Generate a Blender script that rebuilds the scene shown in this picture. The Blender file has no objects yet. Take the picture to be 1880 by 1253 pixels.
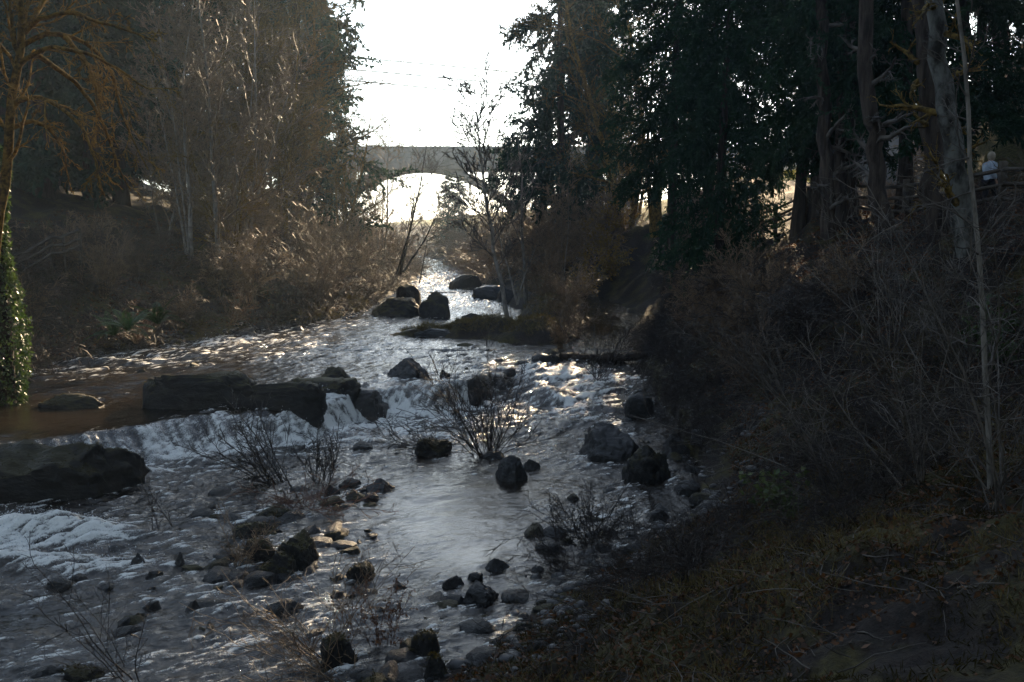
import bpy, bmesh, math, random
import numpy as np
from mathutils import Vector, Matrix
R = math.radians
SC = bpy.context.scene
COL = SC.collection
rng = np.random.default_rng(7)
random.seed(7)

# ------------------------------------------------------------------ camera, sky, sun, exposure
H, F, CX, CY = 6.0, 1845.0, 940.0, 626.5
TP = (CY - 420.0) / F
PITCH = math.atan(TP)
cam_d = bpy.data.cameras.new('camera')
cam = bpy.data.objects.new('camera', cam_d)
COL.objects.link(cam)
cam.location = (0, 0, H)
cam.rotation_euler = (math.pi / 2 - PITCH, 0, 0)
cam_d.sensor_width = 36.0
cam_d.lens = 36.0 * F / 1880.0
cam_d.clip_start = 0.1
cam_d.clip_end = 3000
SC.camera = cam

SUN_EL, SUN_AZ = 19.0, 12.0       # azimuth to the right of the view
SC.world = bpy.data.worlds.new('World')
SC.world.use_nodes = True
wn = SC.world.node_tree.nodes
bg = wn['Background']
sky = wn.new('ShaderNodeTexSky')
sky.sky_type = 'NISHITA'
sky.sun_disc = False
sky.sun_elevation = R(SUN_EL)
sky.sun_rotation = R(SUN_AZ)
sky.air_density = 1.0
sky.dust_density = 0.4
sky.ozone_density = 1.0
hsv = wn.new('ShaderNodeHueSaturation'); hsv.inputs['Saturation'].default_value = 0.6
tint = wn.new('ShaderNodeMix'); tint.data_type = 'RGBA'; tint.blend_type = 'MULTIPLY'; tint.inputs[0].default_value = 1.0
tint.inputs[7].default_value = (0.93, 1.0, 1.05, 1)
LK = SC.world.node_tree.links.new
LK(sky.outputs[0], hsv.inputs['Color']); LK(hsv.outputs[0], tint.inputs[6]); LK(tint.outputs[2], bg.inputs[0])
bg.inputs[1].default_value = 0.12
sun_d = bpy.data.lights.new('sun', 'SUN')
sun_d.energy = 5.0
sun_d.angle = R(0.5)
sun_d.color = (1.0, 0.75, 0.47)
sun = bpy.data.objects.new('sun', sun_d)
COL.objects.link(sun)
sd = Vector((math.sin(R(SUN_AZ)) * math.cos(R(SUN_EL)), math.cos(R(SUN_AZ)) * math.cos(R(SUN_EL)), math.sin(R(SUN_EL))))
sun.rotation_euler = sd.to_track_quat('Z', 'Y').to_euler()
sun.location = (20, 60, 60)
SC.view_settings.view_transform = 'Standard'
SC.view_settings.look = 'None'
SC.view_settings.exposure = 1.65
SC.view_settings.gamma = 1.0
SC.render.engine = 'CYCLES'
SC.cycles.use_denoising = True
SC.cycles.max_bounces = 6
SC.cycles.diffuse_bounces = 3
SC.cycles.glossy_bounces = 3
SC.cycles.transmission_bounces = 2
SC.cycles.volume_bounces = 0
SC.cycles.sample_clamp_indirect = 2.0
SC.cycles.caustics_reflective = False
SC.cycles.caustics_refractive = False

# ------------------------------------------------------------------ helpers
def ray(px, py):
    u, v = (px - CX) / F, (CY - py) / F
    c, s = math.cos(PITCH), math.sin(PITCH)
    return np.array([u, c + v * s, -s + v * c])
def at(px, py, z):
    d = ray(px, py); t = (z - H) / d[2]
    return np.array([d[0] * t, d[1] * t, z])
def at_d(px, py, Y):
    d = ray(px, py); t = Y / d[1]
    return np.array([d[0] * t, Y, H + d[2] * t])
def sstep(a, b, x):
    t = np.clip((np.asarray(x, float) - a) / (b - a), 0, 1)
    return t * t * (3 - 2 * t)
def hash2(ix, iy, seed):
    ix = ix.astype(np.int64); iy = iy.astype(np.int64)
    h = (ix * 374761393 + iy * 668265263 + seed * 1442695041) & 0xffffffff
    h = ((h ^ (h >> 13)) * 1274126177) & 0xffffffff
    h = (h ^ (h >> 16)) & 0xffffff
    return h / 16777215.0
def vnoise(x, y, seed=0):
    x = np.asarray(x, float); y = np.asarray(y, float)
    ix, iy = np.floor(x), np.floor(y)
    fx, fy = x - ix, y - iy
    fx = fx * fx * (3 - 2 * fx); fy = fy * fy * (3 - 2 * fy)
    a, b = hash2(ix, iy, seed), hash2(ix + 1, iy, seed)
    c, d = hash2(ix, iy + 1, seed), hash2(ix + 1, iy + 1, seed)
    return (a + (b - a) * fx) * (1 - fy) + (c + (d - c) * fx) * fy
def fbm(x, y, oct=4, seed=0, gain=0.5):
    s, a, n = 0, 1.0, 0
    ca, sa = math.cos(0.6), math.sin(0.6)
    for o in range(oct):
        s = s + a * vnoise(x, y, seed + o * 17); n += a; a *= gain
        x, y = (x * ca - y * sa) * 2.03 + 5.1, (x * sa + y * ca) * 2.03 + 1.7
    return s / n
def noise3(P, scale, seed=0, oct=3):
    P = P * scale
    return (fbm(P[:, 0] + 3.1 * P[:, 2] * 0.3, P[:, 1] + P[:, 2] * 0.7, oct, seed) + fbm(P[:, 1] + 11, P[:, 2] + 0.3 * P[:, 0], oct, seed + 5) + fbm(P[:, 2] + 7, P[:, 0] - 0.3 * P[:, 1], oct, seed + 9)) / 3 - 0.5

def mesh(name, V, Fc, mat=None, smooth=False):
    """V (n,3); Fc (m,3) or (m,4) or a list of such arrays"""
    me = bpy.data.meshes.new(name)
    V = np.asarray(V, np.float32)
    if not isinstance(Fc, list): Fc = [Fc]
    Fc = [np.asarray(f, np.int32) for f in Fc if len(f)]
    nl = sum(f.size for f in Fc); nf = sum(len(f) for f in Fc)
    me.vertices.add(len(V)); me.vertices.foreach_set('co', V.ravel())
    me.loops.add(nl); me.loops.foreach_set('vertex_index', np.concatenate([f.ravel() for f in Fc]))
    tot = np.concatenate([np.full(len(f), f.shape[1], np.int32) for f in Fc])
    me.polygons.add(nf)
    me.polygons.foreach_set('loop_start', np.concatenate([[0], np.cumsum(tot)[:-1]]).astype(np.int32))
    me.polygons.foreach_set('loop_total', tot)
    if smooth: me.polygons.foreach_set('use_smooth', np.ones(nf, bool))
    if mat: me.materials.append(mat)
    me.update(calc_edges=True)
    return me
def obj(name, me, parent=None, loc=None):
    o = bpy.data.objects.new(name, me); COL.objects.link(o)
    if parent: o.parent = parent
    if loc is not None: o.location = loc
    return o
def tag(o, label=None, cat=None, group=None, kind=None):
    if label: o['label'] = label
    if cat: o['category'] = cat
    if group: o['group'] = group
    if kind: o['kind'] = kind
    return o
def empty(name, loc, label, cat, group=None, rz=0.0, sc=1.0):
    o = bpy.data.objects.new(name, None); COL.objects.link(o)
    o.location = loc; o.rotation_euler = (0, 0, rz)
    o.scale = (sc, sc, sc) if np.isscalar(sc) else sc
    return tag(o, label, cat, group)
def copy_tree(o, parent=None):
    c = o.copy(); COL.objects.link(c)
    if parent: c.parent = parent
    for ch in list(o.children): copy_tree(ch, c)
    return c
def gattr(me, name, vals):
    a = me.attributes.new(name, 'FLOAT', 'POINT'); a.data.foreach_set('value', np.asarray(vals, np.float32))

# ------------------------------------------------------------------ materials
class N:
    def __init__(s, name):
        s.m = bpy.data.materials.new(name); s.m.use_nodes = True
        s.t = s.m.node_tree; s.b = s.t.nodes['Principled BSDF']; s.o = s.t.nodes['Material Output']
    def n(s, typ, **kw):
        nd = s.t.nodes.new(typ)
        for k, v in kw.items(): setattr(nd, k, v)
        return nd
    def l(s, a, b): s.t.links.new(a, b)
    def math(s, op, a, b=None, clamp=False):
        nd = s.n('ShaderNodeMath', operation=op, use_clamp=clamp)
        for i, v in enumerate((a, b)):
            if v is None: continue
            if isinstance(v, (int, float)): nd.inputs[i].default_value = v
            else: s.l(v, nd.inputs[i])
        return nd.outputs[0]
    def noise(s, scale, detail=4, rough=0.6, vec=None, sc3=None):
        nd = s.n('ShaderNodeTexNoise'); nd.inputs['Scale'].default_value = scale
        nd.inputs['Detail'].default_value = detail; nd.inputs['Roughness'].default_value = rough
        v = vec or s.n('ShaderNodeTexCoord').outputs['Object']
        if sc3:
            mp = s.n('ShaderNodeMapping'); mp.inputs['Scale'].default_value = sc3; s.l(v, mp.inputs[0]); v = mp.outputs[0]
        s.l(v, nd.inputs['Vector']); return nd.outputs[0]
    def ramp(s, fac, a, b, lo=0.35, hi=0.65):
        nd = s.n('ShaderNodeMapRange'); nd.interpolation_type = 'SMOOTHSTEP'
        s.l(fac, nd.inputs[0]); nd.inputs[1].default_value = lo; nd.inputs[2].default_value = hi
        nd.inputs[3].default_value = a; nd.inputs[4].default_value = b
        return nd.outputs[0]
    def mix(s, fac, a, b):
        nd = s.n('ShaderNodeMix', data_type='RGBA')
        for i, v in ((0, fac), (6, a), (7, b)):
            if isinstance(v, (int, float)): nd.inputs[i].default_value = v
            elif isinstance(v, tuple): nd.inputs[i].default_value = (*v, 1)
            else: s.l(v, nd.inputs[i])
        return nd.outputs[2]
    def bump(s, h, strength=0.5, dist=0.05):
        nd = s.n('ShaderNodeBump'); nd.inputs['Strength'].default_value = strength; nd.inputs['Distance'].default_value = dist
        s.l(h, nd.inputs['Height']); s.l(nd.outputs[0], s.b.inputs['Normal']); return nd
    def attr(s, name): return s.n('ShaderNodeAttribute', attribute_name=name).outputs['Fac']
    def set(s, rough=0.8, spec=0.3):
        s.b.inputs['Roughness'].default_value = rough; s.b.inputs['Specular IOR Level'].default_value = spec
def simple(name, c1, c2, scale=4, rough=0.85, spec=0.2, bump=0.0, dist=0.03, moss=None, mossh=(0.2, 0.7), mossn=3.0, detail=5, sc3=None, rnd=0.25, trans=0.0):
    k = N(name); k.set(rough, spec)
    nz = k.noise(scale, detail, 0.65, sc3=sc3)
    c = k.mix(k.ramp(nz, 0, 1), c1, c2)
    if moss:
        g = k.n('ShaderNodeNewGeometry'); sx = k.n('ShaderNodeSeparateXYZ'); k.l(g.outputs['Normal'], sx.inputs[0])
        up = k.math('ADD', sx.outputs[2], k.math('MULTIPLY', k.math('SUBTRACT', k.noise(mossn, 4), 0.5), 1.6))
        c = k.mix(k.ramp(up, 0, 1, *mossh), c, moss)
    if rnd:
        oi = k.n('ShaderNodeObjectInfo')
        hv = k.n('ShaderNodeHueSaturation'); k.l(c, hv.inputs['Color'])
        k.l(k.math('ADD', k.math('MULTIPLY', oi.outputs['Random'], 2 * rnd), 1 - rnd), hv.inputs['Value']); c = hv.outputs[0]
    k.l(c, k.b.inputs['Base Color'])
    if bump: k.bump(nz, bump, dist)
    if trans:
        tr = k.n('ShaderNodeBsdfTranslucent'); k.l(c, tr.inputs[0])
        hv2 = k.n('ShaderNodeHueSaturation'); hv2.inputs['Value'].default_value = 1.5; hv2.inputs['Saturation'].default_value = 1.15
        k.l(c, hv2.inputs['Color']); k.l(hv2.outputs[0], tr.inputs[0])
        ms = k.n('ShaderNodeMixShader'); ms.inputs[0].default_value = trans
        k.l(k.b.outputs[0], ms.inputs[1]); k.l(tr.outputs[0], ms.inputs[2]); k.l(ms.outputs[0], k.o.inputs[0])
    return k.m

M_ROCK = simple('dark wet basalt', (0.006, 0.006, 0.0065), (0.022, 0.021, 0.020), 5, 0.42, 0.5, 1.0, 0.07, rnd=0.3)
M_ROCKM = simple('mossy basalt', (0.006, 0.006, 0.006), (0.020, 0.019, 0.018), 5, 0.6, 0.35, 1.0, 0.08, moss=(0.034, 0.028, 0.006), mossh=(0.35, 0.95), rnd=0.3)
M_FIR_BARK = simple('fir bark', (0.018, 0.014, 0.012), (0.06, 0.047, 0.038), 6, 0.95, 0.1, 1.0, 0.04, sc3=(1, 1, 0.15))
M_ALDER = simple('pale alder bark', (0.10, 0.09, 0.078), (0.22, 0.20, 0.175), 7, 0.9, 0.15, 0.4, 0.01, moss=(0.05, 0.043, 0.012), mossh=(0.5, 1.0), sc3=(1, 1, 0.4))
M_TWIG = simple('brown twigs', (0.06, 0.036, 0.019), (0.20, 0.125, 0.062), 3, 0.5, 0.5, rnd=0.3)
M_TWIGD = simple('shaded brown brambles', (0.016, 0.011, 0.008), (0.060, 0.038, 0.024), 3, 0.6, 0.35, rnd=0.3)  # darker copy of the brown twigs, with understory shade in its colour
M_TWIGG = simple('grey twigs', (0.06, 0.052, 0.045), (0.15, 0.13, 0.11), 3, 0.75, 0.25, rnd=0.3)
M_MOSSB = simple('mossy bark', (0.05, 0.036, 0.014), (0.20, 0.135, 0.040), 8, 0.95, 0.1, 0.8, 0.02, trans=0.3)
M_LICH = simple('lichen patched bark', (0.016, 0.014, 0.012), (0.11, 0.11, 0.10), 3.2, 0.95, 0.1, 0.6, 0.02, moss=(0.05, 0.035, 0.010), mossh=(0.3, 0.9), mossn=2.0, sc3=(1, 1, 0.5))
M_FIR = simple('fir needles', (0.009, 0.024, 0.016), (0.024, 0.047, 0.028), 1.2, 0.85, 0.1, rnd=0.3, trans=0.16)
M_HEM = simple('hemlock needles', (0.009, 0.026, 0.013), (0.022, 0.048, 0.023), 1.2, 0.85, 0.1, rnd=0.2, trans=0.18)
M_IVY = simple('ivy leaves', (0.018, 0.034, 0.010), (0.050, 0.076, 0.022), 3, 0.4, 0.45, rnd=0, trans=0.35)
M_FERN = simple('fern fronds', (0.025, 0.05, 0.015), (0.06, 0.09, 0.03), 3, 0.55, 0.3, rnd=0.3, trans=0.3)
M_LEAF = simple('pale green leaves', (0.05, 0.08, 0.03), (0.12, 0.14, 0.05), 3, 0.5, 0.35, rnd=0.2, trans=0.3)
M_GOLD = simple('pool gilding leaves', (0.12, 0.075, 0.016), (0.26, 0.17, 0.04), 3, 0.6, 0.3, rnd=0.2, trans=0.5)  # only for shrubs added to give the side pool a gold reflection
M_LITTER = simple('fallen leaves', (0.035, 0.018, 0.009), (0.14, 0.065, 0.028), 6, 0.6, 0.35, rnd=0, trans=0.25)
M_DRY = simple('dry grass', (0.06, 0.045, 0.018), (0.14, 0.11, 0.045), 4, 0.7, 0.25, rnd=0, trans=0.3)
M_GRASS = simple('lawn grass blades', (0.09, 0.10, 0.02), (0.22, 0.20, 0.05), 4, 0.6, 0.3, rnd=0, trans=0.4)
M_CONC = simple('weathered concrete', (0.11, 0.105, 0.10), (0.20, 0.195, 0.185), 0.4, 0.9, 0.2, 0.2, 0.02, rnd=0)
M_WOOD = simple('weathered fence wood', (0.035, 0.028, 0.022), (0.09, 0.075, 0.06), 5, 0.85, 0.2, 0.5, 0.01, sc3=(0.3, 0.3, 1), rnd=0.15)
M_PALEW = simple('pale driftwood', (0.16, 0.14, 0.12), (0.34, 0.31, 0.28), 8, 0.8, 0.2, 0.4, 0.01, rnd=0)
M_WALL = simple('grey painted wall', (0.13, 0.13, 0.13), (0.17, 0.168, 0.165), 0.5, 0.9, 0.2, rnd=0)
M_WIRE = simple('power cable', (0.09, 0.09, 0.09), (0.12, 0.12, 0.12), 1, 0.6, 0.3, rnd=0)
M_SLATE = simple('dark roofing', (0.03, 0.03, 0.033), (0.05, 0.05, 0.052), 2, 0.8, 0.2, rnd=0)

M_MOSS = simple('moss tufts', (0.018, 0.015, 0.005), (0.060, 0.048, 0.012), 6, 0.85, 0.15, rnd=0.2, trans=0.3)
# ------------------------------------------------------------------ the river valley as functions of x and y
XR_Y = [-60, -20, 0, 8, 13, 17, 20.5, 25, 33, 40, 46, 52, 60, 66, 70, 80, 95, 110, 130, 170, 330]
XR_X = [-14, -9, -6, -3.5, -1.2, 1.2, 4.1, 4.7, 5.0, 5.4, 6.1, 6.4, 6.6, 6.0, 1.0, -2.6, -4.5, -6, -11, -22, -60]
XL_Y = [-60, -20, 13, 24, 33, 38, 45, 53, 60, 70, 83, 95, 110, 130, 170, 330]
XL_X = [-19, -15, -14.5, -16.2, -17.0, -15.6, -13, -9.0, -8.4, -8.2, -7.9, -8.6, -12, -20, -34, -90]
FALL = [(-60, 700, 840), (100, 803, 0), (210, 786, 0), (330, 765, 0), (480, 752, 0), (600, 738, 0), (660, 722, 0), (720, 713, 0), (800, 709, 0), (860, 702, 0), (940, 676, 0), (1060, 660, 0), (1150, 650, 0)]
ft = sorted([tuple(at(a, b, 1.0)[:2]) for a, b, c in FALL[1:]])
FX = np.array([-30] + [p[0] for p in ft] + [12.0]); FY = np.array([ft[0][1] - 6] + [p[1] for p in ft] + [44.5])
def xr(y): return np.interp(y, XR_Y, XR_X)
def xl(y): return np.interp(y, XL_Y, XL_X)
def yfall(x): return np.interp(x, FX, FY) + 0.5 * (vnoise(np.asarray(x) * 0.9, 0 * np.asarray(x), 3) - 0.5)
def fallw(x): return np.interp(x, [-12, -7, -4, -1.3, -0.3, 1.2, 3], [2.3, 1.8, 1.2, 0.8, 2.6, 6.0, 8.0])
def zlow(x, y): return 0.012 * np.clip(y - 13, -40, 40) + 0.02 * np.clip(np.asarray(x) - 0, 0, 5)
def zup(y): return 1.0 + 0.013 * np.clip(y - 28, 0, 200)
def drop(x, y): return np.clip((yfall(x) - y) / fallw(x), 0, 1)
def wz(x, y):
    t = drop(x, y)
    return zup(y) * (1 - sstep(0, 1, t)) + zlow(x, y) * sstep(0, 1, t)
ISLES = [((800, 612), 1.9, 0.7, 0.30), ((900, 612), 2.4, 1.7, 0.62), ((985, 618), 1.7, 2.2, 0.8), ((1010, 585), 1.6, 5.5, 0.95), ((1000, 558), 2.2, 7.5, 1.3)]
def ground(x, y):
    x = np.asarray(x, float); y = np.asarray(y, float)
    w = wz(x, y)
    ex = 0.9 * (fbm(x * 0.55, y * 0.55, 3, 31) - 0.5)
    dr = x - xr(y) + ex; dl = xl(y) - x + ex
    # right bank
    near = np.interp(dr, [0, 1.5, 8, 14, 22, 60], [0.0, 0.35, 2.7, 5.0, 7.0, 10])
    steep = np.interp(dr, [0, 0.6, 2.2, 4.5, 7.0, 9, 16, 30, 60, 200], [0, 0.22, 1.5, 3.5, 5.15, 5.45, 5.6, 6.4, 9, 16])
    far = np.interp(dr, [0, 1, 4, 9, 20, 60, 250], [0, 0.5, 1.8, 2.9, 4.2, 8, 20])
    a = sstep(17, 28, y); b = sstep(62, 85, y)
    rt = (near * (1 - a) + steep * a) * (1 - b) + far * b
    rt = rt + 8.5 * sstep(.40, .52, x / np.maximum(y, 5)) * sstep(34, 48, y) * (1 - sstep(80, 140, y)) + 3.0 * sstep(44, 75, y) * sstep(8, 16, x) * (1 - sstep(90, 140, y)) * (1 - sstep(.28, .34, x / np.maximum(y, 5)))
    lt = np.interp(dl, [0, 0.4, 1.2, 3, 6, 8.5, 12, 25, 60, 250], [0, 0.3, 0.6, 1.9, 3.7, 4.1, 5.3, 9, 15, 30])
    ltf = np.interp(dl, [0, 1, 4, 9, 20, 60, 250], [0, 0.5, 1.6, 2.8, 4.5, 9, 20])
    bl = sstep(75, 110, y)
    lt = lt * (1 - bl) + ltf * bl
    dry = np.maximum(dr, dl)
    rough = (fbm(x * 0.5, y * 0.5, 4, 11) - 0.5) * 0.9 + (fbm(x * 2.2, y * 2.2, 3, 12) - 0.5) * 0.28 + (fbm(x * 6, y * 6, 3, 13) - 0.5) * 0.16
    rise = np.where(dr > 0, rt, lt) + rough * sstep(0.0, 2.5, dry)
    bed = -0.12 - 0.5 * sstep(0, 2.0, -dry)
    h = np.where(dry > 0, rise, bed)
    for (px, py), rx, ry, hh in ISLES:
        c = at(px, py, 1.3)
        q = ((x - c[0]) / rx) ** 2 + ((y - c[1]) / ry) ** 2
        h = np.maximum(h, hh * (1.15 - q) + (fbm(x * 1.3, y * 1.3, 3, 40) - 0.5) * 0.5 * (q < 2) if True else h)
    base = np.where(dry > 0, zup(y) * a + (1 - a) * zlow(x, y), w)
    base = np.where(dl > 0, np.where(y > 24, zup(y), w), base)
    return base + h

def sinhgrid(lo, hi, c, n, k):
    a, b = math.asinh((lo - c) / (hi - lo) * 2 * math.sinh(k)), math.asinh((hi - c) / (hi - lo) * 2 * math.sinh(k))
    return c + np.sinh(np.linspace(a, b, n)) * (hi - lo) / 2 / math.sinh(k)
def gridfaces(nr, nc):
    i = np.arange(nr * nc).reshape(nr, nc)
    return np.stack([i[:-1, :-1], i[:-1, 1:], i[1:, 1:], i[1:, :-1]], -1).reshape(-1, 4)

# ground sheet
gx = sinhgrid(-260, 260, 1.0, 520, 5.2); gy = sinhgrid(-60, 420, 14.0, 520, 4.2)
GX, GY = np.meshgrid(gx, gy)
GZ = ground(GX, GY)
k = N('forest floor'); k.set(0.8, 0.25)
n1 = k.noise(0.9, 6); n2 = k.noise(9, 5, 0.7)
c = k.mix(k.ramp(n2, 0, 1, 0.3, 0.7), (0.005, 0.004, 0.0035), (0.024, 0.016, 0.011))
c = k.mix(k.ramp(n1, 0, 0.85, 0.46, 0.62), c, k.mix(k.ramp(n2, 0, 1), (0.030, 0.026, 0.007), (0.075, 0.062, 0.016)))
c = k.mix(k.attr('lawn'), c, k.mix(k.ramp(n2, 0, 1), (0.10, 0.10, 0.022), (0.24, 0.21, 0.06)))
c = k.mix(k.attr('trail'), c, k.mix(k.ramp(n2, 0, 1), (0.07, 0.05, 0.04), (0.17, 0.10, 0.065)))
k.l(c, k.b.inputs['Base Color']); k.bump(n2, 0.8, 0.08)
M_GROUND = k.m
me = mesh('ground', np.stack([GX, GY, GZ], -1).reshape(-1, 3), gridfaces(*GX.shape), M_GROUND, True)
DR = GX - xr(GY)
lawn = sstep(12.2, 13.5, DR + 1.2 * (fbm(GX * .6, GY * .6, 3, 4) - .5)) * sstep(36, 40, GY) * (1 - sstep(17, 22, GX - 0.10 * (GY - 40)))
trail = sstep(8.6, 9.2, DR) * (1 - sstep(11.6, 12.4, DR)) * sstep(24, 30, GY) * (1 - sstep(60, 70, GY))
gattr(me, 'lawn', (lawn * (1 - trail)).ravel()); gattr(me, 'trail', trail.ravel())
tag(obj('ground', me), kind='structure')

ROCKS = [
    (240, 470, 678, 752, .98, 'ledge', 'long flat topped dark ledge rising left of the waterfall lip', True, .42),
    (400, 598, 696, 754, .95, 'ledge', 'lower middle part of the dark ledge along the waterfall lip', True, .40),
    (500, 665, 690, 768, .4, 'ledge', 'low sloping ledge block between the two chutes of the waterfall', True, .7),
    (600, 718, 710, 771, .25, 'ledge', 'square black ledge block with a pale stake on top', False, .8),
    (585, 642, 672, 698, 1.05, 'round', 'small rounded mossy rock behind the ledge', True, .8),
    (58, 186, 722, 750, 1.0, 'slab', 'low dark rock alone in the still brown pool', True, .45),
    (-190, 250, 804, 915, .2, 'rough', 'huge black rock slab at the left edge below the pool', True, .42),
    (697, 793, 655, 699, 1.0, 'block', 'angular grey boulder standing above the waterfall in midstream', False, .8),
    (750, 792, 676, 699, 1.0, 'block', 'small dark stone leaning on the foot of the angular midstream boulder', False, .8),
    (798, 836, 678, 697, 1.0, 'peak', 'small low stone right of the angular midstream boulder', False, .8),
    (836, 904, 690, 733, .5, 'block', 'dark boulder ending the waterfall lip, water falling on its left', True, .9),
    (834, 872, 629, 642, 1.1, 'round', 'small mossy stone in smooth water below the islet', True, .8),
    (765, 827, 535, 578, 1.5, 'block', 'tall upright boulder at the tip of the left bank', True, .9),
    (676, 774, 545, 579, 1.4, 'round', 'broad mossy boulder on the left bank beside the upright one', True, .9),
    (722, 772, 522, 562, 1.5, 'round', 'mossy boulder behind the upright one on the left bank', True, .9),
    (846, 888, 574, 587, 1.35, 'slab', 'flat stone in midstream upstream of the islet', False, .7),
    (804, 824, 598, 605, 1.3, 'peak', 'tiny pointed stone just upstream of the islet tip', False, .8),
    (757, 850, 602, 620, 1.2, 'slab', 'long low dark rock forming the islet tip', False, .4),
    (822, 885, 504, 523, 1.9, 'slab', 'farthest flat dark rock on the right of the upper river', False, .8),
    (864, 934, 524, 543, 1.7, 'slab', 'flat dark rock on the right shore of the upper river, second from far', False, .8),
    (905, 960, 528, 552, 1.6, 'block', 'blocky dark rock on the right shore behind the leaning alder', False, .8),
    (966, 1030, 647, 676, .95, 'slab', 'smooth black rock at the head of the right rapids', False, .8),
    (1000, 1036, 640, 660, 1.0, 'round', 'rounded brown stone behind the smooth black rock', True, .8),
    (928, 986, 660, 681, .9, 'slab', 'wet low rock with water sheeting over it', False, .7),
    (880, 915, 640, 652, 1.05, 'block', 'small dark stone just below the islet', False, .8),
    (900, 982, 832, 886, .1, 'block', 'dark boulder in the foreground pool beneath the twig bush', False, .9),
    (952, 994, 840, 866, .1, 'block', 'smaller stone tucked against the right of the pool boulder', False, .9),
    (880, 930, 826, 845, .15, 'round', 'low stone behind the foreground pool boulder', False, .9),
    (758, 832, 803, 838, .15, 'slab', 'rough brown rock left of the twig bush', True, .8),
    (1062, 1188, 776, 846, .2, 'slab', 'large smooth sloping boulder glinting on the right shore', False, .8),
    (1082, 1160, 822, 850, .15, 'slab', 'low wet rock in front of the smooth sloping boulder', False, .6),
    (1144, 1242, 812, 892, .15, 'round', 'large round black boulder on the right shore', True, .8),
    (1146, 1204, 721, 750, .6, 'slab', 'wet rock at the edge of the right rapids', False, .8),
    (655, 731, 874, 908, .1, 'block', 'black wedge shaped rock in the middle shoal', False, .9),
    (660, 698, 902, 926, .08, 'round', 'small wet stone before the black wedge shaped rock', False, .9),
    (590, 628, 886, 912, .1, 'block', 'small pale topped stone left of the wedge shaped rock', False, .9),
    (622, 662, 876, 896, .1, 'slab', 'flat dark stone between the wedge rock and the twigs', False, .9),
    (880, 944, 1020, 1053, .03, 'peak', 'grey angular rock alone at the end of the calm pool', False, .9),
    (800, 856, 1053, 1086, .03, 'block', 'dark blocky rock on the near shore left of the grey slanted one', False, .9),
    (838, 922, 1064, 1118, .0, 'slab', 'grey slanted slab of rock on the near shore', False, .9),
    (853, 888, 1047, 1070, .03, 'block', 'small cube shaped stone behind the grey slanted slab', False, .9),
    (500, 580, 973, 1044, .05, 'round', 'big brown mossy boulder in the middle shoal', True, .9),
    (415, 520, 950, 992, .05, 'slab', 'broad mossy rock upstream in the middle shoal', True, .8),
    (438, 505, 985, 1032, .05, 'round', 'mossy stone left of the big brown boulder', True, .8),
    (468, 545, 1008, 1062, .03, 'round', 'dark wet boulder in front of the big brown one', True, .8),
    (450, 560, 925, 962, .08, 'slab', 'low mossy rock under the red twigs', True, .7),
    (632, 690, 1030, 1068, .03, 'round', 'round dark rock alone between shoal and pool', True, .9),
    (205, 278, 1012, 1052, .0, 'peak', 'dark peaked rock beside the white rapids', False, .9),
    (300, 346, 1008, 1050, .0, 'peak', 'dark pointed rock right of the white rapids', False, .9),
    (74, 132, 1056, 1088, .0, 'round', 'rounded dark rock in the white rapids', False, .9),
    (118, 156, 1050, 1072, .0, 'round', 'small dark stone touching the rounded rock in the white rapids', False, .9),
    (128, 216, 1062, 1092, -.05, 'slab', 'wet flat rock washed over by the left rapids', False, .8),
    (252, 302, 1042, 1070, .0, 'block', 'black stone in the left foreground cascade', False, .9),
    (320, 376, 1096, 1136, -.02, 'peak', 'sharp dark rock with white water at its right', False, .9),
    (465, 560, 1096, 1142, -.02, 'slab', 'long dark rock in the foreground cascade', False, .8),
    (592, 640, 1078, 1104, .0, 'block', 'small dark stone right of the long cascade rock', False, .9),
    (575, 658, 1156, 1232, -.03, 'round', 'big mossy boulder at the bottom in front of the cascade', True, .9),
    (660, 720, 1112, 1140, -.02, 'slab', 'brown stone in the bottom shallows', False, .9),
    (745, 812, 1150, 1212, .0, 'round', 'mossy rock on the near shore beside the cobbles', True, .9),
    (755, 834, 1192, 1256, -.02, 'peak', 'peaked golden moss rock at the bottom of the frame', True, .9),
    (96, 194, 1218, 1262, -.05, 'round', 'dark mossy rock at the bottom left corner', True, .8),
    (30, 110, 1218, 1256, -.05, 'slab', 'low black rock beside the mossy corner rock', False, .8),
    (640, 720, 1236, 1275, -.05, 'round', 'mossy rock cut off by the bottom edge', True, .9),
    (1186, 1236, 930, 962, .12, 'slab', 'flat dark stone beside the sun glints', False, .9),
    (1240, 1300, 878, 905, .25, 'slab', 'dark stone on shore right of the round black boulder', False, .9),
    (1215, 1275, 790, 830, .4, 'block', 'dark block on shore behind the round black boulder', False, .9),
    (1140, 1180, 975, 1000, .06, 'block', 'grey stone at the wet edge beneath the right twigs', False, .9),
    (1100, 1145, 1015, 1040, .06, 'slab', 'grey flat stone below the right twigs', False, .9),
    (375, 412, 942, 960, .05, 'round', 'small mossy stone alone left of the shoal', True, .9),
    (390, 420, 622, 634, 1.15, 'peak', 'small black stone at the left bank edge', False, .9),
    (534, 558, 598, 609, 1.25, 'round', 'tiny dark stone off the far left gravel', False, .9),
    (418, 472, 600, 618, 1.25, 'slab', 'low dark rock along the left bank gravel', False, .9),
    (636, 692, 808, 826, .18, 'slab', 'wet rock breaking through foam below the fall', False, .8),
]
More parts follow.
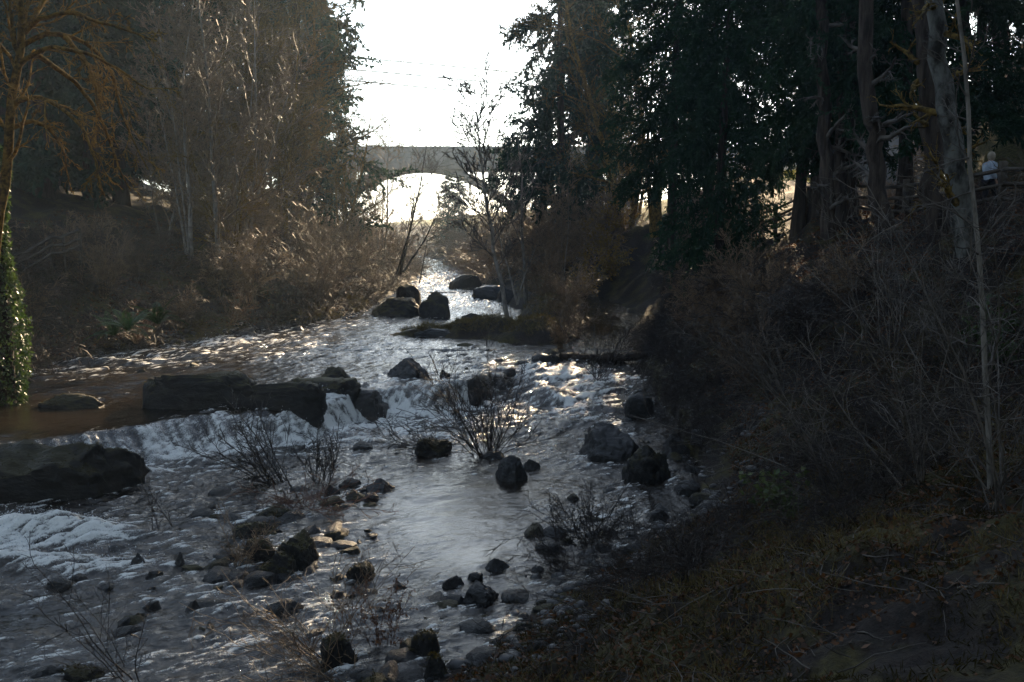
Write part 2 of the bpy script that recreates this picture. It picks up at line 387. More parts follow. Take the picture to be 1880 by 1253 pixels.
# river sheet
ry = np.concatenate([np.linspace(-40, 8.8, 40), sinhgrid(9, 165, 12, 900, 3.2)])
ru = np.linspace(-0.06, 1.06, 460)
RY = np.repeat(ry[:, None], len(ru), 1)
L_, R_ = xl(RY) - 1.5, np.maximum(xr(RY) + 1.5, 8.0 * ((RY > 40) & (RY < 70)))
RX = L_ + (R_ - L_) * ru[None, :]
T = drop(RX, RY)
low = sstep(0.0, 0.6, T)
face = sstep(0.02, 0.25, T) * (1 - sstep(0.85, 1.0, T)) * (1 - sstep(-1.2, -0.2, RX))
BLOBS = [  # pixel, z, radius across x, radius along y, strength
    (250, 858, .2, 1.3, 1.0, 1.0), (330, 850, .2, 1.6, .9, .9), (430, 818, .2, 1.9, .8, 1.0), (520, 800, .2, 2.0, 1.2, .9), (620, 772, .25, 1.8, 1.5, 1.0), (700, 772, .25, 1.8, 1.6, .9),
    (790, 765, .3, 1.6, 1.5, .9), (600, 800, .2, 2.6, 1.6, .75), (720, 800, .2, 2.4, 2.0, .6), (860, 740, .4, 1.6, 1.2, .7), (560, 835, .2, 2.0, 1.2, .5),
    (960, 700, .7, 1.4, 2.5, .7), (1050, 700, .7, 1.6, 2.6, .75), (1120, 690, .8, 1.4, 2.2, .7), (1100, 740, .5, 1.9, 1.9, .65), (1000, 760, .4, 1.6, 1.5, .5), (1130, 790, .3, 1.0, 1.2, .35),
    (50, 975, .1, 1.5, .85, 1.1), (150, 985, .1, 1.2, .55, .9), (-40, 1010, .05, 1.6, .9, 1.1), (80, 1040, .05, 1.6, .55, .8), (200, 1040, .05, 1.3, .45, .6), (120, 905, .1, 1.5, .5, .6),
    (30, 1085, .05, 1.4, .4, .55), (420, 1120, .05, .8, .5, .55), (380, 1180, .02, 1.0, .5, .5), (560, 1080, .05, .8, .5, .5), (620, 1130, .05, .7, .5, .4), (500, 1215, .02, .9, .5, .5), (700, 1060, .05, .5, .4, .25), (350, 1010, .05, .8, .5, .3), (620, 1020, .05, .8, .5, .35),
    (200, 665, 1.1, 3.2, 2.0, .62), (330, 640, 1.1, 3.0, 3.0, .6), (80, 690, 1.05, 3.0, 1.3, .5), (470, 620, 1.2, 2.6, 3.5, .5), (620, 590, 1.3, 2.6, 4.5, .5), (560, 650, 1.15, 2.8, 4.0, .38), (700, 640, 1.15, 2.5, 4.0, .35),
    (820, 600, 1.3, 2.2, 5.0, .35), (840, 560, 1.4, 2.2, 8.0, .45), (810, 525, 1.7, 2.2, 12, .6), (800, 508, 1.9, 3.0, 12, .7), (900, 560, 1.4, 1.2, 7.0, .4), (850, 660, 1.1, 1.6, 2.5, .3), (640, 700, 1.0, 1.0, .8, .3), (930, 680, 1.0, 1.2, 1.2, .4)]
act = np.zeros_like(RX)
for bx, by, bz, sx, sy, st in BLOBS:
    c = at(bx, by, bz)
    act = 1 - (1 - act) * (1 - np.clip(st, 0, .97) * np.exp(-((RX - c[0]) / sx) ** 2 - ((RY - c[1]) / sy) ** 2))
act = np.maximum(act, 0.10 + 0.17 * low * (0.4 + 1.2 * fbm(RX * .5, RY * .5, 3, 33)) * (RX < 3))
calm = np.zeros_like(RX)
for bx, by, bz, sx, sy in [(850, 950, .1, 2.2, 4.0), (120, 765, 1.0, 6.0, 2.2), (870, 1010, .1, 1.4, 1.8), (1110, 600, 1.3, 1.4, 8), (930, 900, .1, 2.0, 2.0), (330, 745, 1, 3, .9)]:
    c = at(bx, by, bz); calm = np.maximum(calm, np.exp(-((RX - c[0]) / sx) ** 2 - ((RY - c[1]) / sy) ** 2))
act = act * (1 - 0.8 * calm)
for q in ROCKS:
    if q[3] < 640 or q[1] - q[0] > 200: continue
    c = at((q[0] + q[1]) / 2, q[3], q[4]); w_ = (q[1] - q[0]) * c[1] / F / 2; c[1] += w_ * .6
    m_ = (np.abs(RX - c[0]) < 3 * w_ + .5) & (np.abs(RY - c[1]) < 3 * w_ + .5)
    dd = np.hypot(RX[m_] - c[0], RY[m_] - c[1]) / w_
    act[m_] = np.maximum(act[m_], .42 * np.exp(-((dd - 1.05) / .32) ** 2) * (1 - .75 * calm[m_]))
var = .35 + 1.15 * fbm(RX * .4, RY * .4, 3, 99)
def flow(dx, dy):
    n = math.hypot(dx, dy); dx, dy = dx / n, dy / n
    return RX * dx + RY * dy, -RX * dy + RY * dx
s1, c1 = flow(-0.62, -0.78); s2, c2 = flow(0.62, -0.78); s3, c3 = flow(-0.80, -0.60); s0, c0 = flow(-0.15, -0.99)
wr = sstep(-1.5, 1.5, RX)
def blend(f):
    up = f(s1, c1); lo = f(s3, c3)
    far = sstep(46, 56, RY)
    up = up * (1 - far) + f(s0, c0) * far
    return up * (1 - low) + lo * low
big = blend(lambda s, c: fbm(s * 0.55, c * 0.9, 3, 51))
mid = blend(lambda s, c: fbm(s * 1.5, c * 2.6, 4, 61))
rid = blend(lambda s, c: 1 - np.abs(2 * fbm(s * 0.8 + 0.9 * fbm(c * .7, s * .4, 2, 5), c * 1.9 + 0.5 * fbm(s * 1.3, c * 1.1, 2, 6), 5, 71, .6) - 1))
fine = blend(lambda s, c: fbm(s * 2.3, c * 8.5, 4, 81, 0.62))
vein = blend(lambda s, c: 1 - np.abs(2 * fbm(s * 1.1 + 0.8 * fbm(c * 2, s * 1.2, 2, 15), c * 5.0 + 0.8 * fbm(s * 2.3, c * 3.1, 2, 16), 4, 85, .6) - 1))
tiny = blend(lambda s, c: fbm(s * 7.0, c * 17, 3, 88, .7))
strk = 0.62 * fbm(s2 * 0.5 + .4 * fbm(s2, c2, 2, 92), c2 * 4.2 + 1.5 * fbm(s2 * 1.2, c2 * .9, 3, 93), 5, 91, 0.68) + 0.38 * fbm(s2 * .5, c2 * .9, 3, 94)
strk2 = fbm(s2 * 1.3, c2 * 13.0, 3, 95, 0.65)
ZW = wz(RX, RY)
ZW = ZW + act * ((big - .5) * 0.46 + (rid - .6) * 0.17 + (mid - .5) * 0.20 + (vein - .7) * .06 + (tiny - .5) * .045) + (0.10 * (mid - .5) + 0.05 * (fine - .5) + 0.05 * (vein - .7) + 0.030 * (tiny - .5)) * (1 - 0.86 * calm) * np.clip(var, .3, 1.3)
ZW = ZW + face * ((strk - .5) * 0.30 + (strk2 - .5) * .08)
for bx, by, bz, sx, sy, hh in [(60, 985, 0, 1.5, .5, .22), (150, 990, 0, 1.1, .4, .16), (40, 1050, 0, 1.6, .4, .15), (250, 872, .1, .6, .4, .2), (1110, 745, .5, .7, .35, .22), (1060, 770, .4, .5, .3, .15), (1000, 715, .7, .8, .4, .2), (680, 815, .2, .4, .3, .15), (30, 690, 1.1, 1.2, .5, .18), (170, 670, 1.1, 1.6, .5, .2), (330, 655, 1.1, 1.4, .6, .2)]:
    c = at(bx, by, bz); ZW = ZW + hh * np.exp(-((RX - c[0]) / sx) ** 2 - ((RY - c[1]) / sy) ** 2)
cov = np.clip(act, 0, 1)
tex = 0.45 * (vein - .72) / .25 + 0.30 * (rid - .68) / .28 + 0.30 * (fine - .5) / .22 + 0.26 * (tiny - .5) / .2 + 0.12 * (mid - .5) / .2
foam = 0.95 * sstep(-0.35, 1.15, tex - np.interp(cov, [0, .10, .25, .5, .8, 1.0], [2.0, 1.0, .62, .32, -.05, -.35]))
foam = np.maximum(foam, face * (0.12 + 0.66 * sstep(0.40, 0.74, strk * .5 + strk2 * .5 + 0.20 * sstep(.35, .95, T))))
foam = np.clip(foam * (0.45 + 0.40 * sstep(.5, 1, cov) + (0.95 - .45 * sstep(.5, 1, cov)) * sstep(.34, .66, .55 * tiny + .45 * fine)), 0, 1)
k = N('river water'); k.set(0.07, 0.5); k.b.inputs['IOR'].default_value = 1.5
tc = k.n('ShaderNodeTexCoord').outputs['Object']
na = k.noise(8.0, 5, 0.62, tc, (0.8, 0.8, 1)); nb = k.noise(30, 5, 0.7, tc)
ff = k.attr('foam')
fd = k.ramp(k.math('ADD', ff, k.math('MULTIPLY', k.math('SUBTRACT', nb, 0.5), 1.5)), 0, 1, 0.12, 0.95)
fd = k.math('MULTIPLY', fd, k.ramp(ff, 0, 1, 0.0, 0.2))
wc = k.mix(k.ramp(k.noise(0.5, 3, .5, tc), 0, 1), (0.010, 0.008, 0.006), (0.024, 0.018, 0.012))
k.l(k.mix(fd, wc, (0.70, 0.70, 0.66)), k.b.inputs['Base Color'])
rr = k.n('ShaderNodeMapRange'); k.l(fd, rr.inputs[0]); rr.inputs[3].default_value = 0.02; rr.inputs[4].default_value = 0.6
k.l(rr.outputs[0], k.b.inputs['Roughness'])
hh = k.math('ADD', k.math('MULTIPLY', na, 0.8), k.math('MULTIPLY', nb, k.math('ADD', 0.22, k.math('MULTIPLY', ff, 0.12))))
bm_ = k.n('ShaderNodeBump'); bm_.inputs['Distance'].default_value = 0.12
k.l(k.math('ADD', 0.05, k.math('MULTIPLY', k.attr('chop'), 0.5)), bm_.inputs['Strength'])
k.l(hh, bm_.inputs['Height']); k.l(bm_.outputs[0], k.b.inputs['Normal'])
M_WATER = k.m
me = mesh('river_water', np.stack([RX, RY, ZW], -1).reshape(-1, 3), gridfaces(*RX.shape), M_WATER, True)
gattr(me, 'foam', foam.ravel()); gattr(me, 'chop', np.clip((1 - calm * .85) * var, 0, 1).ravel())
tag(obj('river_water', me), kind='structure')
# flying droplets over the broken water
rs_ = np.random.default_rng(3)
wgt = ((act > .45) * foam + 1.6 * face * foam * (T > .6)) * (RY < 45) * (RY > 10); wgt = wgt.ravel() / wgt.sum()
ii = rs_.choice(wgt.size, 5200, p=wgt)
dp = np.stack([RX.ravel()[ii], RY.ravel()[ii], ZW.ravel()[ii]], -1) + rs_.normal(size=(5200, 3)) * .05; dp[:, 2] = ZW.ravel()[ii] + .30 * rs_.random(5200) ** 3.0
rad = .004 + .011 * rs_.random(5200) ** 2
oc = np.array([(1, 0, 0), (-1, 0, 0), (0, 1, 0), (0, -1, 0), (0, 0, 1.3), (0, 0, -1.3)]); of = np.array([(0, 2, 4), (2, 1, 4), (1, 3, 4), (3, 0, 4), (2, 0, 5), (1, 2, 5), (3, 1, 5), (0, 3, 5)])
M_DROP = simple('water droplets', (0.6, 0.62, 0.64), (0.7, 0.72, 0.74), 3, 0.2, 0.6, rnd=0)
tag(obj('spray', mesh('spray', (dp[:, None] + oc[None] * rad[:, None, None]).reshape(-1, 3), (np.arange(5200)[:, None, None] * 6 + of[None]).reshape(-1, 3), M_DROP, True)), 'fine white spray over the falls and rapids', kind='stuff')

# ------------------------------------------------------------------ rocks
def ico(sub):
    bm = bmesh.new(); bmesh.ops.create_icosphere(bm, subdivisions=sub, radius=1.0)
    V = np.array([v.co[:] for v in bm.verts]); Fc = np.array([[v.index for v in f.verts] for f in bm.faces]); bm.free()
    return V, Fc
ICO = {s: ico(s) for s in (2, 3, 4, 5)}
def rock_mesh(seed, style='block', sub=4, mat=None, asp=(1, 1, 1)):
    """unit rock: spans about -1..1 in x and y, top at 1, base below 0"""
    r = np.random.default_rng(seed)
    V, Fc = ICO[sub]; V = V.copy()
    ncut, off = {'block': (13, (.50, .78)), 'round': (5, (.75, .92)), 'slab': (10, (.55, .85)), 'peak': (9, (.45, .7)), 'ledge': (6, (.80, 1.1)), 'rough': (9, (.6, .9))}[style]
    V = np.sign(V) * np.abs(V) ** {'block': .62, 'round': .82, 'slab': .66, 'peak': .85, 'ledge': .38, 'rough': .8}[style]
    for i in range(ncut):
        n = r.normal(size=3); n[2] = abs(n[2]) * (1.3 if style == 'slab' else .8); n /= np.linalg.norm(n)
        o = r.uniform(*off) * (1.12 if style in ('block', 'slab') else 1.0); d = V @ n - o
        V = V - np.maximum(d, 0)[:, None] * n * 0.93
    A = np.array(asp)
    W = V * A / A.max()
    V = V * (1 + (0.42 if style == 'ledge' else 0.62) * noise3(W, 2.0, seed, 3)[:, None] + (0.50 if style == 'rough' else 0.34) * noise3(W, 6.5, seed + 3, 3)[:, None] + (0.26 if style == 'rough' else .16) * noise3(W, 19, seed + 7, 2)[:, None])
    if style == 'peak': V[:, :2] *= (1.15 - 0.55 * np.clip(V[:, 2:3], -.2, 1))
    V[:, 0] -= (V[:, 0].max() + V[:, 0].min()) / 2; V[:, 0] /= V[:, 0].max(); V[:, 1] /= np.abs(V[:, 1]).max(); V[:, 2] /= V[:, 2].max()
    return mesh('rock', V, Fc, mat, True)
nrock = [100]
def rock(x0, x1, yt, yb, z, style, label, moss=False, dep=0.8, group=None, name='boulder', sub=4, rz=0.0, cat='rock'):
    p = at((x0 + x1) / 2, yb, z)
    w = (x1 - x0) * p[1] / F / 2; d = w * dep
    h = max((yb - yt) * p[1] / F * 1.05 - 0.75 * d * (yb - 420) / F, 0.25 * w)
    nrock[0] += 1
    me = rock_mesh(nrock[0], style, 5 if x1 - x0 > 70 else sub, M_ROCKM if moss else M_ROCK, (w, d, h))
    o = obj(name, me, loc=(p[0], p[1] + d * 0.75, z - 0.03)); o.scale = (w, d, h); o.rotation_euler = (0, 0, rz)
    if moss and x1 - x0 > 40:
        nv = len(me.vertices); co = np.empty(nv * 3); me.vertices.foreach_get('co', co); nn = np.empty(nv * 3); me.vertices.foreach_get('normal', nn)
        co, nn = co.reshape(-1, 3), nn.reshape(-1, 3); sc_ = np.array([w, d, h]); wn_ = nn / sc_; wn_ /= np.linalg.norm(wn_, axis=1, keepdims=True)
        g_ = np.random.default_rng(nrock[0]); ok = np.where((wn_[:, 2] + .5 * noise3(co, 2.5, nrock[0], 2) * 2 > .45) & (co[:, 2] > .15))[0]
        if len(ok) > 20:
            n_ = int(min(3000, 700 * w * d + 150)); ii = g_.choice(ok, n_); ps = co[ii] * sc_ + g_.normal(size=(n_, 3)) * .03 * np.array([1, 1, .1]); dr = wn_[ii] + .8 * g_.normal(size=(n_, 3)); dr /= np.linalg.norm(dr, axis=1, keepdims=True)
            sd = np.cross(dr, g_.normal(size=(n_, 3))); sd /= np.linalg.norm(sd, axis=1, keepdims=True); L_m = (.015 + .035 * g_.random((n_, 1)))
            Vm = np.stack([ps - dr * .01, ps + dr * L_m * .5 + sd * .009, ps + dr * L_m, ps + dr * L_m * .5 - sd * .009], 1).reshape(-1, 3) / sc_
            obj('moss', mesh('moss', Vm, np.arange(4 * n_).reshape(-1, 4), M_MOSS), o)['kind'] = 'stuff'
    return tag(o, label, cat, group)
for q in ROCKS: rock(*q)
# loose stones: copies of eight shapes
PROT = [rock_mesh(500 + i, ('block', 'round', 'peak', 'slab')[i % 4], 3, M_ROCKM if i % 3 == 0 else M_ROCK) for i in range(9)]
def stones(n, box, zf, size, label, group, name='stone'):
    for i in range(n):
        px, py = rng.uniform(box[0], box[1]), rng.uniform(box[2], box[3])
        p = at(px, py, 0.1 if py > 700 else 1.2)
        for _ in range(3):
            z = min(max(float(wz(p[0], p[1])), float(ground(p[0], p[1]))), p[2] + .35); p = at(px, py, z)
        s = size[0] + (size[1] - size[0]) * rng.random() ** 2.2
        o = obj(name, PROT[rng.integers(9)], loc=(p[0], p[1], z - 0.25 * s * zf))
        o.scale = (s, s * rng.uniform(.7, 1), s * rng.uniform(.45, .8)); o.rotation_euler = (rng.uniform(-.2, .2), rng.uniform(-.2, .2), rng.uniform(0, 6.28))
        tag(o, label, 'rock', group)
stones(60, (365, 690, 890, 1075), 1, (.09, .40), 'small dark wet stone among those crowding the middle shoal', 'stones of the middle shoal')
stones(48, (560, 900, 1075, 1250), 1, (.08, .34), 'small wet stone among those in the bottom shallows', 'stones of the bottom shallows')
stones(64, (980, 1330, 900, 1110), 1, (.09, .42), 'small dark stone among those strewn along the near right shore', 'stones of the near right shore')
stones(20, (180, 420, 1000, 1180), 1, (.08, .32), 'small black stone among those wet by the left cascade', 'stones of the left cascade')
stones(24, (1150, 1290, 740, 880), 1, (.12, .5), 'small dark stone among those below the right thicket', 'stones below the right thicket')
stones(20, (60, 420, 640, 690), 1, (.1, .35), 'small dark stone among those lining the left bank edge', 'stones of the left bank edge')
stones(40, (400, 640, 930, 1080), 1, (.14, .42), 'dark wet stone in the crowded bar of the middle shoal', 'dark stones of the shoal bar')
stones(26, (740, 1000, 1080, 1215), 1, (.12, .38), 'dark stone on the near shore between the slanted slab and the moss', 'stones of the bottom shore')
stones(16, (850, 1060, 640, 690), 1, (.08, .28), 'small dark stone among those at the head of the right rapids', 'stones heading the right rapids')
#PART2
# ------------------------------------------------------------------ branching plants
def nrm(v): return v / np.maximum(np.linalg.norm(v, axis=-1, keepdims=True), 1e-9)
def tube(P, Rd, S=3):
    """P (n,k,3) polylines, Rd (n,k) radii -> V, quads"""
    n, K, _ = P.shape
    Tg = nrm(np.gradient(P, axis=1))
    m = np.abs(Tg.mean(1)); ax = np.argmin(m, -1)
    ref = np.zeros((n, 3)); ref[np.arange(n), ax] = 1
    U = nrm(np.cross(Tg, ref[:, None, :])); W = np.cross(Tg, U)
    a = np.arange(S) * 2 * math.pi / S
    V = P[:, :, None, :] + Rd[:, :, None, None] * (np.cos(a)[None, None, :, None] * U[:, :, None, :] + np.sin(a)[None, None, :, None] * W[:, :, None, :])
    i = np.arange(n * K * S).reshape(n, K, S); j = np.roll(i, -1, 2)
    Q = np.stack([i[:, :-1], j[:, :-1], j[:, 1:], i[:, 1:]], -1).reshape(-1, 4)
    return V.reshape(-1, 3), Q
def grow(P, Rd, n, t0, t1, ang, lenr, K, wander, grav, rg, rs=0.6, rend=0.25, taper=0.55, lmin=0.0):
    """children on every polyline: n each between t0 and t1"""
    M, K0, _ = P.shape
    plen = np.linalg.norm(np.diff(P, axis=1), axis=-1).sum(1)
    t = t0 + (t1 - t0) * (np.arange(n)[None, :] + rg.random((M, n))) / n
    f = np.clip(t, 0, .9999) * (K0 - 1); i = f.astype(int); w = (f - i)[..., None]
    m = np.arange(M)[:, None]
    A, B = P[m, i], P[m, i + 1]
    pos = A * (1 - w) + B * w
    Tn = nrm(B - A)
    r0 = (Rd[m, i] * (1 - w[..., 0]) + Rd[m, i + 1] * w[..., 0]) * rs
    q = nrm(np.cross(Tn, rg.normal(size=Tn.shape)))
    a = np.radians(ang * rg.uniform(.65, 1.3, t.shape))[..., None]
    d = (np.cos(a) * Tn + np.sin(a) * q).reshape(-1, 3)
    L = (plen[:, None] * lenr * (1 - taper * t) * rg.uniform(.5, 1.25, t.shape)).ravel() + lmin
    p = pos.reshape(-1, 3); pts = [p]
    for s in range(K - 1):
        d = nrm(d + wander * rg.normal(size=d.shape) + np.array([0, 0, grav]))
        p = p + d * (L / (K - 1))[:, None]; pts.append(p)
    C = np.stack(pts, 1)
    return C, r0.reshape(-1, 1) * np.linspace(1, rend, K)[None, :]
def merge(parts):
    Vs, Fs, o = [], {}, 0
    for V, Fc in parts:
        for f in (Fc if isinstance(Fc, list) else [Fc]):
            Fs.setdefault(f.shape[1], []).append(f + o)
        Vs.append(V); o += len(V)
    return np.concatenate(Vs), [np.concatenate(v) for v in Fs.values()]
def blades(pos, dr, L, W, rg, tilt=0.5):
    """diamond leaves: pos (n,3), direction (n,3), length, width"""
    n = len(pos); dr = nrm(dr + tilt * rg.normal(size=dr.shape))
    sd = nrm(np.cross(dr, rg.normal(size=dr.shape)))
    L = np.broadcast_to(L, n)[:, None]; W = np.broadcast_to(W, n)[:, None]
    V = np.stack([pos, pos + dr * L * .45 + sd * W, pos + dr * L, pos + dr * L * .45 - sd * W], 1).reshape(-1, 3)
    return V, np.arange(4 * n).reshape(-1, 4)
def along(P, m, rg):
    n, K, _ = P.shape
    t = (np.arange(m)[None, :] + rg.random((n, m))) / m * .9999 * (K - 1); i = t.astype(int); w = (t - i)[..., None]
    j = np.arange(n)[:, None]; A, B = P[j, i], P[j, i + 1]
    return (A * (1 - w) + B * w).reshape(-1, 3), nrm(B - A).reshape(-1, 3)
def stemline(h, r, K, lean, wander, rg, base=(0, 0, -0.6), rend=.12):
    p = np.array(base, float); d = nrm(np.array([lean[0], lean[1], 1.0])); pts = [p]
    for i in range(K - 1):
        d = nrm(d + wander * rg.normal(size=3) * np.array([1, 1, .3])); p = p + d * (h - base[2]) / (K - 1); pts.append(p)
    return np.array(pts)[None], (r * np.linspace(1, rend, K) * (1 + .5 * (np.arange(K) == 0)))[None]

def conifer(seed, h, r, L, nb=120, t0=.1, sec=15, m=8, nl=.34, nw=.045, droop=-.10, bark=None, needles=None, kink=0.0):
    rg = np.random.default_rng(seed)
    P, Rd = stemline(h, r, 12, (rg.normal() * .015, rg.normal() * .015), .012, rg, rend=.06)
    trunk = mesh('trunk', *tube(P, Rd, 10), bark or M_FIR_BARK, True)
    t = np.clip(t0 + (.985 - t0) * (np.arange(nb) + rg.random(nb)) / nb, 0, .99)
    tt = (t - t0) / (1 - t0)
    f = t * 11; i = f.astype(int); w = (f - i)[:, None]
    pos = P[0][i] * (1 - w) + P[0][np.minimum(i + 1, 11)] * w
    az = rg.uniform(0, 6.283, nb)
    ln = L * ((1 - tt) ** .75) * np.minimum(1, .45 + tt * 4) * rg.uniform(.55, 1.15, nb) + .5
    el = np.radians(np.interp(tt, [0, .5, 1], [-12, 0, 35]) + rg.normal(size=nb) * 8)
    d = np.stack([np.cos(az) * np.cos(el), np.sin(az) * np.cos(el), np.sin(el)], -1)
    pts = [pos]; p = pos
    for s_ in range(6):
        d = nrm(d + np.array([0, 0, (droop if s_ < 4 else .10)]) + .07 * rg.normal(size=d.shape))
        p = p + d * (ln / 6)[:, None]; pts.append(p)
    B = np.stack(pts, 1); Br = (.012 + .011 * ln)[:, None] * np.linspace(1, .2, 7)[None]
    S1, S1r = grow(B, Br, sec, .12, .98, 52, .42, 5, .12, droop * .9, rg, .5, .3, .45)
    keep = rg.random(len(S1)) < .9
    S1, S1r = S1[keep], S1r[keep]
    crown = [tube(B, Br, 4), tube(S1, S1r, 3)]
    a, b = along(S1, m, rg); crown.append(blades(a, b + np.array([0, 0, -.35]), nl * rg.uniform(.6, 1.2, len(a)), nw, rg, .55))
    a, b = along(S1, m, rg); crown.append(blades(a, b + np.array([0, 0, -.15]), nl * rg.uniform(.6, 1.2, len(a)), nw, rg, .7))
    a, b = along(B, 14, rg); crown.append(blades(a, b, nl * 1.1, nw * 1.2, rg, .7))
    V, Fs = merge(crown)
    return trunk, mesh('crown', V, Fs, needles or M_FIR)
def put_tree(name, parts, loc, label, group=None, rz=0.0, sc=1.0, cat='tree'):
    e = empty(name, loc, label, cat, group, rz, sc)
    for nm, me in parts: obj(nm, me, e)
    return e
def gz(x, y): return float(ground(np.array([x]), np.array([y]))[0])
def pxz(px, Y):
    x = (px - CX) / F * Y * 1.0
    return x, Y, gz(x, Y)

FIRS = [conifer(11 + i, 36 + 3 * i, .42, 7.4 + .3 * i, 125, .05 + .05 * i, 28, 13, .36, .08) for i in range(4)]
HIGH = [conifer(36 + i, 27, .30, 4.8, 120, .27, 22, 14, .26, .034, -.16, needles=M_HEM) for i in range(2)]
MIDH = [conifer(38 + i, 25, .28, 4.4, 120, .15, 22, 14, .26, .034, -.17, needles=M_HEM) for i in range(2)]
HEMS = [conifer(31 + i, 24 + 3 * i, .30, 5.0, 150, .03, 22, 14, .26, .034, -.16, needles=M_HEM) for i in range(2)]
TALL = [conifer(41 + i, 38, .38, 4.6, 110, .26, 17, 10, .34, .06) for i in range(2)]
def fir(px, Y, i, label, group=None, rz=0.0, sc=1.0, fam=None, name='fir_tree'):
    fam = fam or FIRS; tr, cr = fam[i % len(fam)]
    x, y, z = pxz(px, Y)
    return put_tree(name, [('trunk', tr), ('crown', cr)], (x, y, z), label, group, rz, sc)
# left bank firs
fir(548, 74, 0, 'tall fir on the left bank whose crown borders the sky gap', None, .3, 1.15)
fir(336, 62, 0, 'tall dark fir with bare straight trunk behind the left bank alders', None, 1.0, 1.1, TALL)
fir(368, 64, 1, 'thinner straight fir just right of its twin trunk on the left bank', None, 2.0, 1.0, TALL)
for i, (px, Y, f_) in enumerate([(20, 62, 1), (90, 54, 0), (230, 60, 1), (110, 70, 2), (180, 58, 3), (250, 72, 0), (60, 92, 2), (470, 100, 2), (-80, 60, 2), (150, 105, 0), (-200, 78, 1), (560, 118, 3), (60, 130, 1)]):
    fir(px, Y, f_, 'dark fir among those massed on the slope behind the left bank', 'firs massed behind the left bank', i * 1.7, 1.0 + .1 * math.sin(i * 2.1))
# right bank firs
fir(1030, 74, 1, 'large dark fir right of the sky gap with drooping crown', None, .5, (.80, .80, 1.08))
fir(1085, 92, 0, 'fir behind the large one at the right edge of the sky gap', None, 2.2, (.85, .85, 1.0))
fir(1090, 79, 0, 'bare trunked fir close right of the large sky gap fir', None, 2.9, .95, TALL)
fir(1318, 44, 0, 'drooping hemlock overhanging the right bank, boughs almost to the thicket', None, .7, (.8, .8, 1.0), HEMS, 'hemlock_tree')
fir(1495, 41, 1, 'dense dark hemlock behind the thicket, left of the lit fence', None, 1.9, .95, HIGH, 'hemlock_tree')
for i, (px, Y) in enumerate([(1600, 50), (1228, 50), (1295, 54), (1780, 48)]):
    fir(px, Y, i, 'dark hemlock among those closing the view above the fence', 'hemlocks above the fence', i * 1.1, .85 + .1 * (i % 3), HIGH, 'hemlock_tree')
for i, (px, Y, f_) in enumerate([(1570, 84, 0), (1470, 90, 1), (1780, 66, 0), (1900, 60, 1)]):
    fir(px, Y, f_, 'tall fir among those standing behind the fence and lawn', 'firs behind the fence', i * 2.3, .9, TALL)
for i, (px, Y, f_) in enumerate([(2080, 52, 2), (2300, 40, 3), (2500, 30, 1)]):
    fir(px, Y, f_, 'fir on the steep slope at the far right', 'firs of the right hand slope', i * 1.3, .8)
for i, (px, Y) in enumerate([(1462, 41), (1535, 37), (1655, 35), (1745, 37)]):
    fir(px, Y, i, 'hemlock with low drooping boughs hanging over the fence and lawn', 'low hemlocks by the fence', i * 1.7, .92 + .07 * (i % 2), MIDH, 'hemlock_tree')
def fir_at(x, y, i, rz, sc, fam, label, group, name='fir_tree'):
    tr, cr = fam[i % len(fam)]
    put_tree(name, [('trunk', tr), ('crown', cr)], (x, y, gz(x, y)), label, group, rz, sc)

for i, (x, y) in enumerate([(19, 9), (24, 17), (13, 1), (20, -6), (9, -10), (15, -18), (2, -20), (-7, -22), (-18, -16), (-25, -4), (-26, 8), (-29, 18), (30, 2), (27, -14), (-33, -12)]):  # unseen firs added around the camera to darken the banks
    fir_at(x, y, i, i * 1.9, .9 + .1 * (i % 3), FIRS, 'tall unseen fir added around the viewpoint to shade the banks', 'unseen shade firs around the viewpoint')
# bare deciduous trees
def bare(seed, h, r, stems=1, lean=.08, limbs=22, l2=8, l3=7, l4=0, t0=.25, ang=46, lenr=.34, grav=.05, tw=.008, wander=.16, bark=None, twig=None, buds=.035, spread=.35, stemwander=.05):
    rg = np.random.default_rng(seed)
    Ps, Rs = [], []
    for s_ in range(stems):
        a = rg.uniform(0, 6.28); l = lean * rg.uniform(.4, 1.4)
        p, q = stemline(h * (1 if s_ == 0 else rg.uniform(.6, .95)), r * (1 if s_ == 0 else rg.uniform(.5, .8)), 10, (math.cos(a) * l, math.sin(a) * l), stemwander, rg, (spread * .5 * math.cos(a) * (stems > 1), spread * .5 * math.sin(a) * (stems > 1), -.6))
        Ps.append(p); Rs.append(q)
    P, Rd = np.concatenate(Ps), np.concatenate(Rs)
    trunk = mesh('trunk', *tube(P, Rd, 8), bark or M_ALDER, True)
    A, Ar = grow(P, Rd, limbs, t0, .99, ang, lenr, 7, wander * .6, grav, rg, .55, .2, .6)
    Ar = np.maximum(Ar, tw * 1.3)
    B, Br = grow(A, Ar, l2, .2, .99, 42, .42, 5, wander, grav, rg, .6, .3, .4); Br = np.maximum(Br, tw)
    C, Cr = grow(B, Br, l3, .15, .99, 42, .5, 4, wander, grav, rg, .7, .4, .3); Cr = np.maximum(Cr, tw * .75)
    parts = [tube(A, Ar, 5), tube(B, Br, 4), tube(C, Cr, 3)]
    last = C
    if l4:
        D, Dr = grow(C, Cr, l4, .15, .99, 40, .55, 3, wander, grav, rg, .7, .5, .3); Dr = np.maximum(Dr, tw * .6)
        parts.append(tube(D, Dr, 3)); last = D
    if buds:
        e = last[:, -1]; parts.append(blades(e, last[:, -1] - last[:, -2] + np.array([0, 0, -.1]), buds * 2.2 * rg.uniform(.5, 1.4, len(e)), buds * .4, rg, .4))
    V, Fs = merge(parts)
    return trunk, mesh('branches', V, Fs, twig or M_TWIG)
